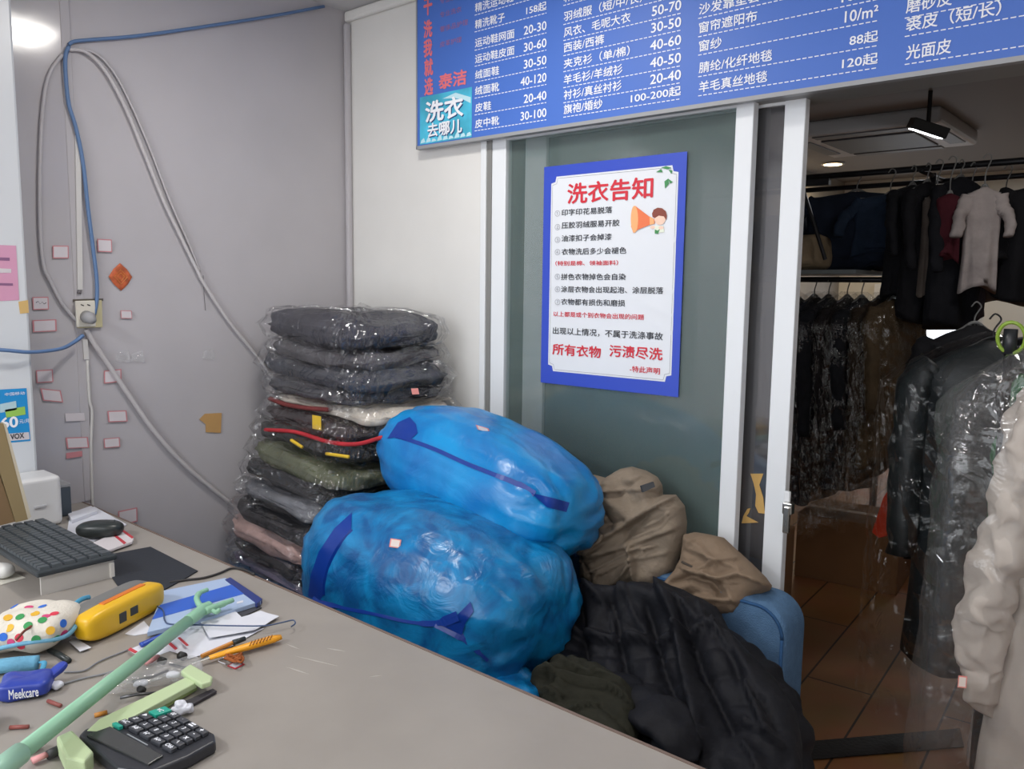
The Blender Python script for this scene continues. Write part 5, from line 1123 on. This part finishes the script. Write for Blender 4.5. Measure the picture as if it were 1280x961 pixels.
ps = thing('paper_sheets', tuple(cz(280, 790)), 'creased white papers under the green pole, left of the orange cutter', 'paper')
def crease(name, px, z0, seed, m, parent, amp=0.004):
    P = [cz(x, y, ZC+0.004) for x, y in px]; V2_, F2_, d_ = grid_outline([(p.x, p.y) for p in P], 0.006)
    n_ = len(V2_); top = [(x, y, z0+amp*abs(nz((x, y, 0), 16, seed))+0.0008) for x, y in V2_]; bot = [(x, y, z-0.0006) for x, y, z in top]
    return obj(name, top+bot, F2_+[[i+n_ for i in f[::-1]] for f in F2_], m, parent, smooth=True)
crease('sheet', [(196, 806), (250, 766), (272, 764), (300, 786), (330, 784), (290, 806), (236, 822)], ZC+0.001, 3, M_pap, ps)
crease('sheet', [(248, 774), (290, 762), (302, 773), (326, 765), (349, 772), (318, 790), (262, 800)], ZC+0.006, 5, M_pap, ps, 0.005)
lay('sheet', [(156, 792), (180, 776), (192, 790), (168, 794)], Z1, 0.001, M_pap, ps)
sl2 = thing('tag_slips', tuple(cz(200, 805)), 'white tag slips ruled in red under the green pole', 'paper')
lay('slip', [(160, 812), (190, 800), (214, 797), (234, 806), (200, 818), (170, 818)], ZC+0.0002, 0.0006, M_pap, sl2)
for q_ in ([(160, 812), (163, 809), (172, 814), (169, 816)], [(205, 800), (208, 798), (222, 810), (219, 812)], [(222, 797), (225, 796), (236, 806), (233, 807)]): lay('red_rule', q_, ZC+0.0088, 0.0008, mat('rule_red', rgb(190, 60, 70), 0.6), sl2)
A, B = cz(176, 806, ZC+0.006), cz(222, 786, ZC+0.012)
G().tube(spline([A, (A+B)/2, B]), [0.007]*17, 10, flat=0.7).build('blue_marker', mat('marker_blue', rgb(34, 70, 160), 0.4), None, smooth=True, label='dark blue marker half hidden under the green pole', cat='pen')
# green pole with fork
pz0_, pz1_ = cz(-30, 985, ZC+0.075), cz(235, 776, ZC+0.030)
gp = thing('clothes_fork', tuple(cz(120, 860)), 'mint green clothes-hanging pole with a forked end lying across the counter', 'pole')
M_mint = mat('mint_plastic', rgb(140, 188, 158), 0.42)
G().tube([pz0_, pz0_.lerp(pz1_, 0.14)], [0.017, 0.016], 16).build('grip', mat('mint_pale', rgb(158, 202, 178), 0.4), gp, smooth=True)
G().tube([pz0_.lerp(pz1_, 0.12), pz1_], [0.0128, 0.0120], 16).build('shaft', M_mint, gp, smooth=True)
zf = ZC+0.032
G().tube(spline([pz1_, cz(246, 768, zf), cz(256, 760, zf), cz(262, 757, zf)], 6), [0.0125]*13+[0.011]*6, 14).build('socket', M_mint, gp, smooth=True)
G().tube(spline([cz(254, 762, zf), cz(248, 754, zf+0.004), cz(246, 747, zf+0.008), cz(250, 741, zf+0.010), cz(259, 737, zf+0.010)], 6), [0.0065]*18+[0.005]*7, 10).build('prong', M_mint, gp, smooth=True)
G().tube(spline([cz(256, 764, zf), cz(266, 760, zf), cz(278, 755, zf), cz(291, 750, zf)], 6), [0.0085]*8+[0.007]*6+[0.0055]*5, 10).build('prong', M_mint, gp, smooth=True)
G().tube(spline([cz(262, 761, zf), cz(270, 765, zf-0.004), cz(274, 762, zf-0.002)], 6), 0.005, 10).build('barb', M_mint, gp, smooth=True)
# wire hook
wire('wire_hanger', [cz(*q, ZC+0.016) for q in ((196, 757), (204, 763), (206, 775), (214, 780), (250, 781), (290, 782), (330, 782), (352, 778), (366, 775), (369, 779), (364, 783))], 0.0016, mat('wire_blue', rgb(64, 82, 116), 0.4), label='thin blue wire hook lying across the white papers', cat='wire')
wire('thin_wire', [cz(*q, ZC+0.003) for q in ((58, 862), (95, 850), (130, 842), (150, 836))], 0.0018, mat('wire_grey', rgb(132, 134, 138), 0.5), label='grey wire curving on the counter next to the blue packet', cat='wire')
wire('thin_wire', [cz(*q, ZC+0.003) for q in ((80, 840), (105, 838), (125, 826), (160, 812))], 0.0018, mat('wire_grey', rgb(132, 134, 138), 0.5), label='grey wire on the counter between the pouch label and the green pole', cat='wire')
# orange cutter, pencil, cord with a tag
ct = thing('cutter_knife', tuple(cz(300, 812)), 'orange utility knife with a ribbed grip, right of the papers', 'knife')
zc_ = ZC+0.012
G().tube([cz(262, 822, zc_), cz(285, 815, zc_), cz(310, 808, zc_), cz(340, 799, zc_), cz(351, 796, zc_)], [0.006, 0.008, 0.010, 0.0105, 0.007], 14, flat=0.7).build('handle', mat('cutter_orange', rgb(240, 166, 34), 0.4), ct, smooth=True)
G().tube([cz(240, 829, zc_-0.002), cz(263, 821, zc_)], [0.0028, 0.0045], 8, flat=0.5).build('blade', mat('chrome', (0.62, 0.61, 0.58), 0.25, 1.0), ct)
rb_ = G()
for k in range(7):
    p = cz(315+k*4.2, 801-k*1.25, zc_+0.0085); q = cz(312+k*4.2, 807-k*1.25, zc_+0.0085); rb_.tube([p, q], 0.0011, 5)
rb_.build('grip_ribs', mat('cutter_brown', rgb(150, 92, 24), 0.5), ct)
pn_ = thing('pencil', tuple(cz(270, 810)), 'orange-brown pencil lying along the upper side of the utility knife', 'pencil')
G().tube([cz(252, 820, ZC+0.006), cz(296, 801, ZC+0.010)], 0.0045, 8).build('shaft', mat('pencil_orange', rgb(196, 130, 50), 0.5), pn_)
G().tube([cz(292, 803, ZC+0.012), cz(306, 798, ZC+0.012)], [0.006, 0.005], 8).build('black_cap', mat('mouse_black', rgb(40, 46, 46), 0.35), pn_, smooth=True)
cd_ = thing('cord_tangle', tuple(cz(295, 820)), 'brown cord knot with a small white tag by the utility knife', 'cord'); rs = random.Random(21)
pts = [cz(294+16*math.cos(k*1.9)*rs.uniform(0.4, 1), 822+7*math.sin(k*2.3)*rs.uniform(0.4, 1), ZC+0.006+0.010*rs.random()) for k in range(16)]
G().tube(spline(pts, 5), 0.0024, 6).build('cord', fabric('cord_brown', rgb(150, 84, 44)), cd_, smooth=True)
G().tube(spline([pts[-1], cz(278, 822, ZC+0.006), cz(273, 826, ZC+0.003), cz(282, 830, ZC+0.003)]), 0.0009, 5).build('string', M_pap, cd_, smooth=True)
tg_ = lay('tag', [(284, 832), (296, 824), (306, 830), (294, 836)], Z1, 0.001, mat('rule_red', rgb(190, 60, 70), 0.6), cd_)
lay('tag_paper', [(286.5, 831.5), (296, 825.5), (303, 829.8), (294, 834.3)], ZC+0.0017, 0.0004, M_pap, tg_)
# clear bag of small hardware
hb = thing('hardware_bag', tuple(cz(190, 845)), 'clear plastic bag of screws and bits between the green pole and pale green clip', 'bag')
A = cz(192, 845, ZC+0.012); V, F = superell((A.x, A.y, ZC+0.014), (0.085, 0.036, 0.012), Matrix.Rotation(1.18, 4, 'Z'), 0.4, 0.6, 64, 24, lambda l, p: 0.006*abs(nz(p, 26, 5))+0.003*nz(p, 60, 6))
obj('film', V, F, film('bag_film', haze=0.14, bscale=40), hb, smooth=True)
for x, y, r_ in ((202, 826, 0.007), (227, 820, 0.008), (176, 862, 0.006)):
    c_ = cz(x, y, ZC+0.012); G().tube([c_-Vector((0.006, 0, 0)), c_+Vector((0.006, 0.002, 0))], r_, 12).build('black_knob', mat('button_black', rgb(40, 40, 40), 0.5), hb, smooth=True)
for pts in (((150, 872), (170, 868), (196, 866)), ((165, 852), (190, 846), (210, 838)), ((212, 830), (228, 834), (240, 836))):
    G().tube([cz(*q, ZC+0.010) for q in pts], 0.0028, 6).build('screw', mat('steel_dark', rgb(96, 96, 98), 0.35, 0.8), hb, smooth=True)
for x, y in ((176, 854), (216, 843)):
    V, F = superell(tuple(cz(x, y, ZC+0.016)), (0.012, 0.008, 0.005), Matrix.Rotation(1.0, 4, 'Z'), 0.7, 0.7, 20, 12, lambda l, p: 0.002*nz(p, 90, x)); obj('white_crumple', V, F, M_pap, hb, smooth=True)
# pink peg bits
def peg(px0_, px1_, r_, lb):
    t = thing('pink_peg', tuple(cz(*px0_)), lb, 'peg', 'pink pegs on the counter')
    G().tube([cz(*px0_, ZC+0.008), cz(*px1_, ZC+0.010)], [r_, r_*0.8], 10, flat=0.7).build('arm', mat('peg_pink', rgb(216, 150, 150), 0.45), t, smooth=True)
    return t
peg((182, 829), (198, 820), 0.007, 'pink peg under the middle of the green pole')
t = peg((34, 938), (55, 927), 0.008, 'pink clothes peg with a dark spring beneath the lower end of the green pole')
G().tube([cz(40, 951, ZC+0.008), cz(60, 942, ZC+0.010)], [0.007, 0.006], 10, flat=0.7).build('arm', mat('peg_pink', rgb(216, 150, 150), 0.45), t, smooth=True)
G().tube([cz(60, 944, ZC+0.010), cz(80, 934, ZC+0.010)], 0.008, 10).build('spring', mat('button_black', rgb(40, 40, 40), 0.5), t, smooth=True)
# pale green bag-sealing clip
cl = thing('sealing_clip', tuple(cz(180, 880)), 'pale green plastic sealing clip with flared ends, beside the calculator', 'clip')
M_pg = mat('pale_green', rgb(186, 204, 160), 0.45)
lay('long_bar', [(108, 913), (124, 898), (232, 846), (246, 852), (132, 914)], ZC+0.010, 0.012, M_pg, cl, bevel=0.002)
lay('lower_jaw', [(128, 918), (134, 908), (242, 851), (246, 857), (150, 912)], ZC+0.002, 0.009, mat('pale_green_deep', rgb(160, 182, 118), 0.45), cl, bevel=0.001)
lay('end_tab', [(225, 838), (238, 829), (266, 845), (264, 851), (252, 855)], ZC+0.016, 0.011, M_pg, cl, bevel=0.003)
lay('end_tab', [(70, 920), (90, 911), (117, 938), (106, 951), (82, 946)], ZC+0.002, 0.030, M_pg, cl, bevel=0.004)
lay('dark_pencil', [(230, 876), (266, 860), (271, 863), (240, 880)], Z1, 0.006, mat('pencil_dark', rgb(54, 50, 56), 0.5), None, bevel=0.001, label='dark flat pencil between the sealing clip and the calculator', cat='pencil')
V, F = superell(tuple(cz(228, 884, ZC+0.014)), (0.016, 0.011, 0.009), Matrix.Rotation(0.8, 4, 'Z'), 0.7, 0.8, 36, 24, lambda l, p: 0.010*abs(nz(p, 60, 3))+0.004*nz(p, 150, 5)-0.003)
obj('paper_crumple', V, F, M_pap, None, smooth=True, label='tiny white paper crumple behind the calculator', cat='paper')
# calculator
ca = thing('calculator', tuple(cz(190, 925)), 'black desk calculator with teal keys at the front of the counter', 'calculator')
cA, cB, cC, cD = cz(98, 918, ZC+0.02), cz(206, 884, ZC+0.02), cz(270, 921, ZC+0.02), cz(186, 966, ZC+0.02)
M_ca = mat('calc_black', rgb(42, 44, 50), 0.38)
lay('case', [(98, 918), (106, 910), (206, 885), (216, 886), (268, 916), (270, 926), (236, 945), (186, 966), (146, 960)], ZC+0.001, 0.020, M_ca, ca, bevel=0.005, segs=3)
ux_ = (cB-cA); vx_ = (cD-cA); vx2 = cC-cB
def cq(u, v, dz=0.0205): # u along the long side, v across
    p = cA*(1-u)*(1-v)+cB*u*(1-v)+cC*u*v+cD*(1-u)*v; return Vector((p.x, p.y, ZC+dz))
G().prism([cq(0.02, 0.10), cq(0.30, 0.08), cq(0.30, 0.90), cq(0.08, 0.92)], (0, 0, 0.004)).build('display', mat('calc_display', rgb(58, 60, 60), 0.2, spec=0.7), ca, bevel=0.001)
G().prism([cq(0.335, 0.30), cq(0.35, 0.30), cq(0.35, 0.62), cq(0.335, 0.62)], (0, 0, 0.0014)).build('print_line', mat('indicator_grey', rgb(150, 156, 160), 0.5), ca)
M_ck = mat('calc_key', rgb(62, 64, 70), 0.45)
def key(u0, u1, v0, v1, m, s_=None):
    k = G().prism([cq(u0, v0, 0.0205), cq(u1, v0, 0.0205), cq(u1, v1, 0.0205), cq(u0, v1, 0.0205)], (0, 0, 0.007)).build('key', m, ca, bevel=0.0015)
    if s_:
        r_ = (cq(u0, v1)-cq(u0, v0)).normalized(); up_2 = (cq(u0, v0)-cq(u1, v0)).normalized()
        t = Text(right=r_, up=up_2, out=(0, 0, 1), lift=0.0004); c_ = (cq(u0, v0, 0.0276)+cq(u1, v1, 0.0276))/2; t.line(s_, c_, 0.0012 if s_ in '·-' else 0.0068, None, 0.03, centre=True); t.build('legend', M_print, k)
legend = [['MC', 'MR', 'M-', 'M+', 'OFF'], ['%', '7', '8', '9', '√'], ['▸', '4', '5', '6', '×'], ['+/-', '1', '2', '3', '-'], ['0', '00', '·', '=', '+']]
nu_, nv_ = 5, 5
for i in range(nu_):
    for j in range(nv_):
        u0 = 0.40+i*0.118; v0 = 0.06+j*0.178
        if (i, j) == (4, 0) or (i, j) == (3, 0): continue
        key(u0, u0+0.095, v0, v0+0.140, M_ck, legend[i][j])
M_tl = mat('calc_teal', rgb(38, 158, 138), 0.4)
key(0.76, 0.97, 0.06, 0.20, M_tl, 'AC'); key(0.33, 0.385, 0.06, 0.18, M_tl)
# red bits and the roll at the lower left
for a_, b_, lb in (((60, 876), (76, 882), 'short reddish stick left of the green pole, under the blue packet'), ((12, 909), (36, 908), 'short reddish stick lying at the lower left beside the green pole')):
    G().tube([cz(*a_, ZC+0.004), cz(*b_, ZC+0.004)], 0.0035, 8).build('red_stick', mat('stick_red', rgb(140, 76, 70), 0.5), None, smooth=True, label=lb, cat='stick', group='short reddish sticks')
for a_, b_ in (((118, 894), (134, 890)),): G().tube([cz(*a_, ZC+0.004), cz(*b_, ZC+0.004)], 0.004, 8).build('orange_stick', mat('stick_orange', rgb(196, 130, 50), 0.5), None, smooth=True, label='short orange stick behind the calculator corner', cat='stick')
A = cz(-31, 915, ZC+0.0); G().tube([A, A+Vector((0, 0, 0.035))], 0.032, 28).build('tape_roll', mat('olive_tape', rgb(164, 160, 112), 0.5), None, smooth=True, label='olive tape roll standing at the left edge of the counter', cat='tape')
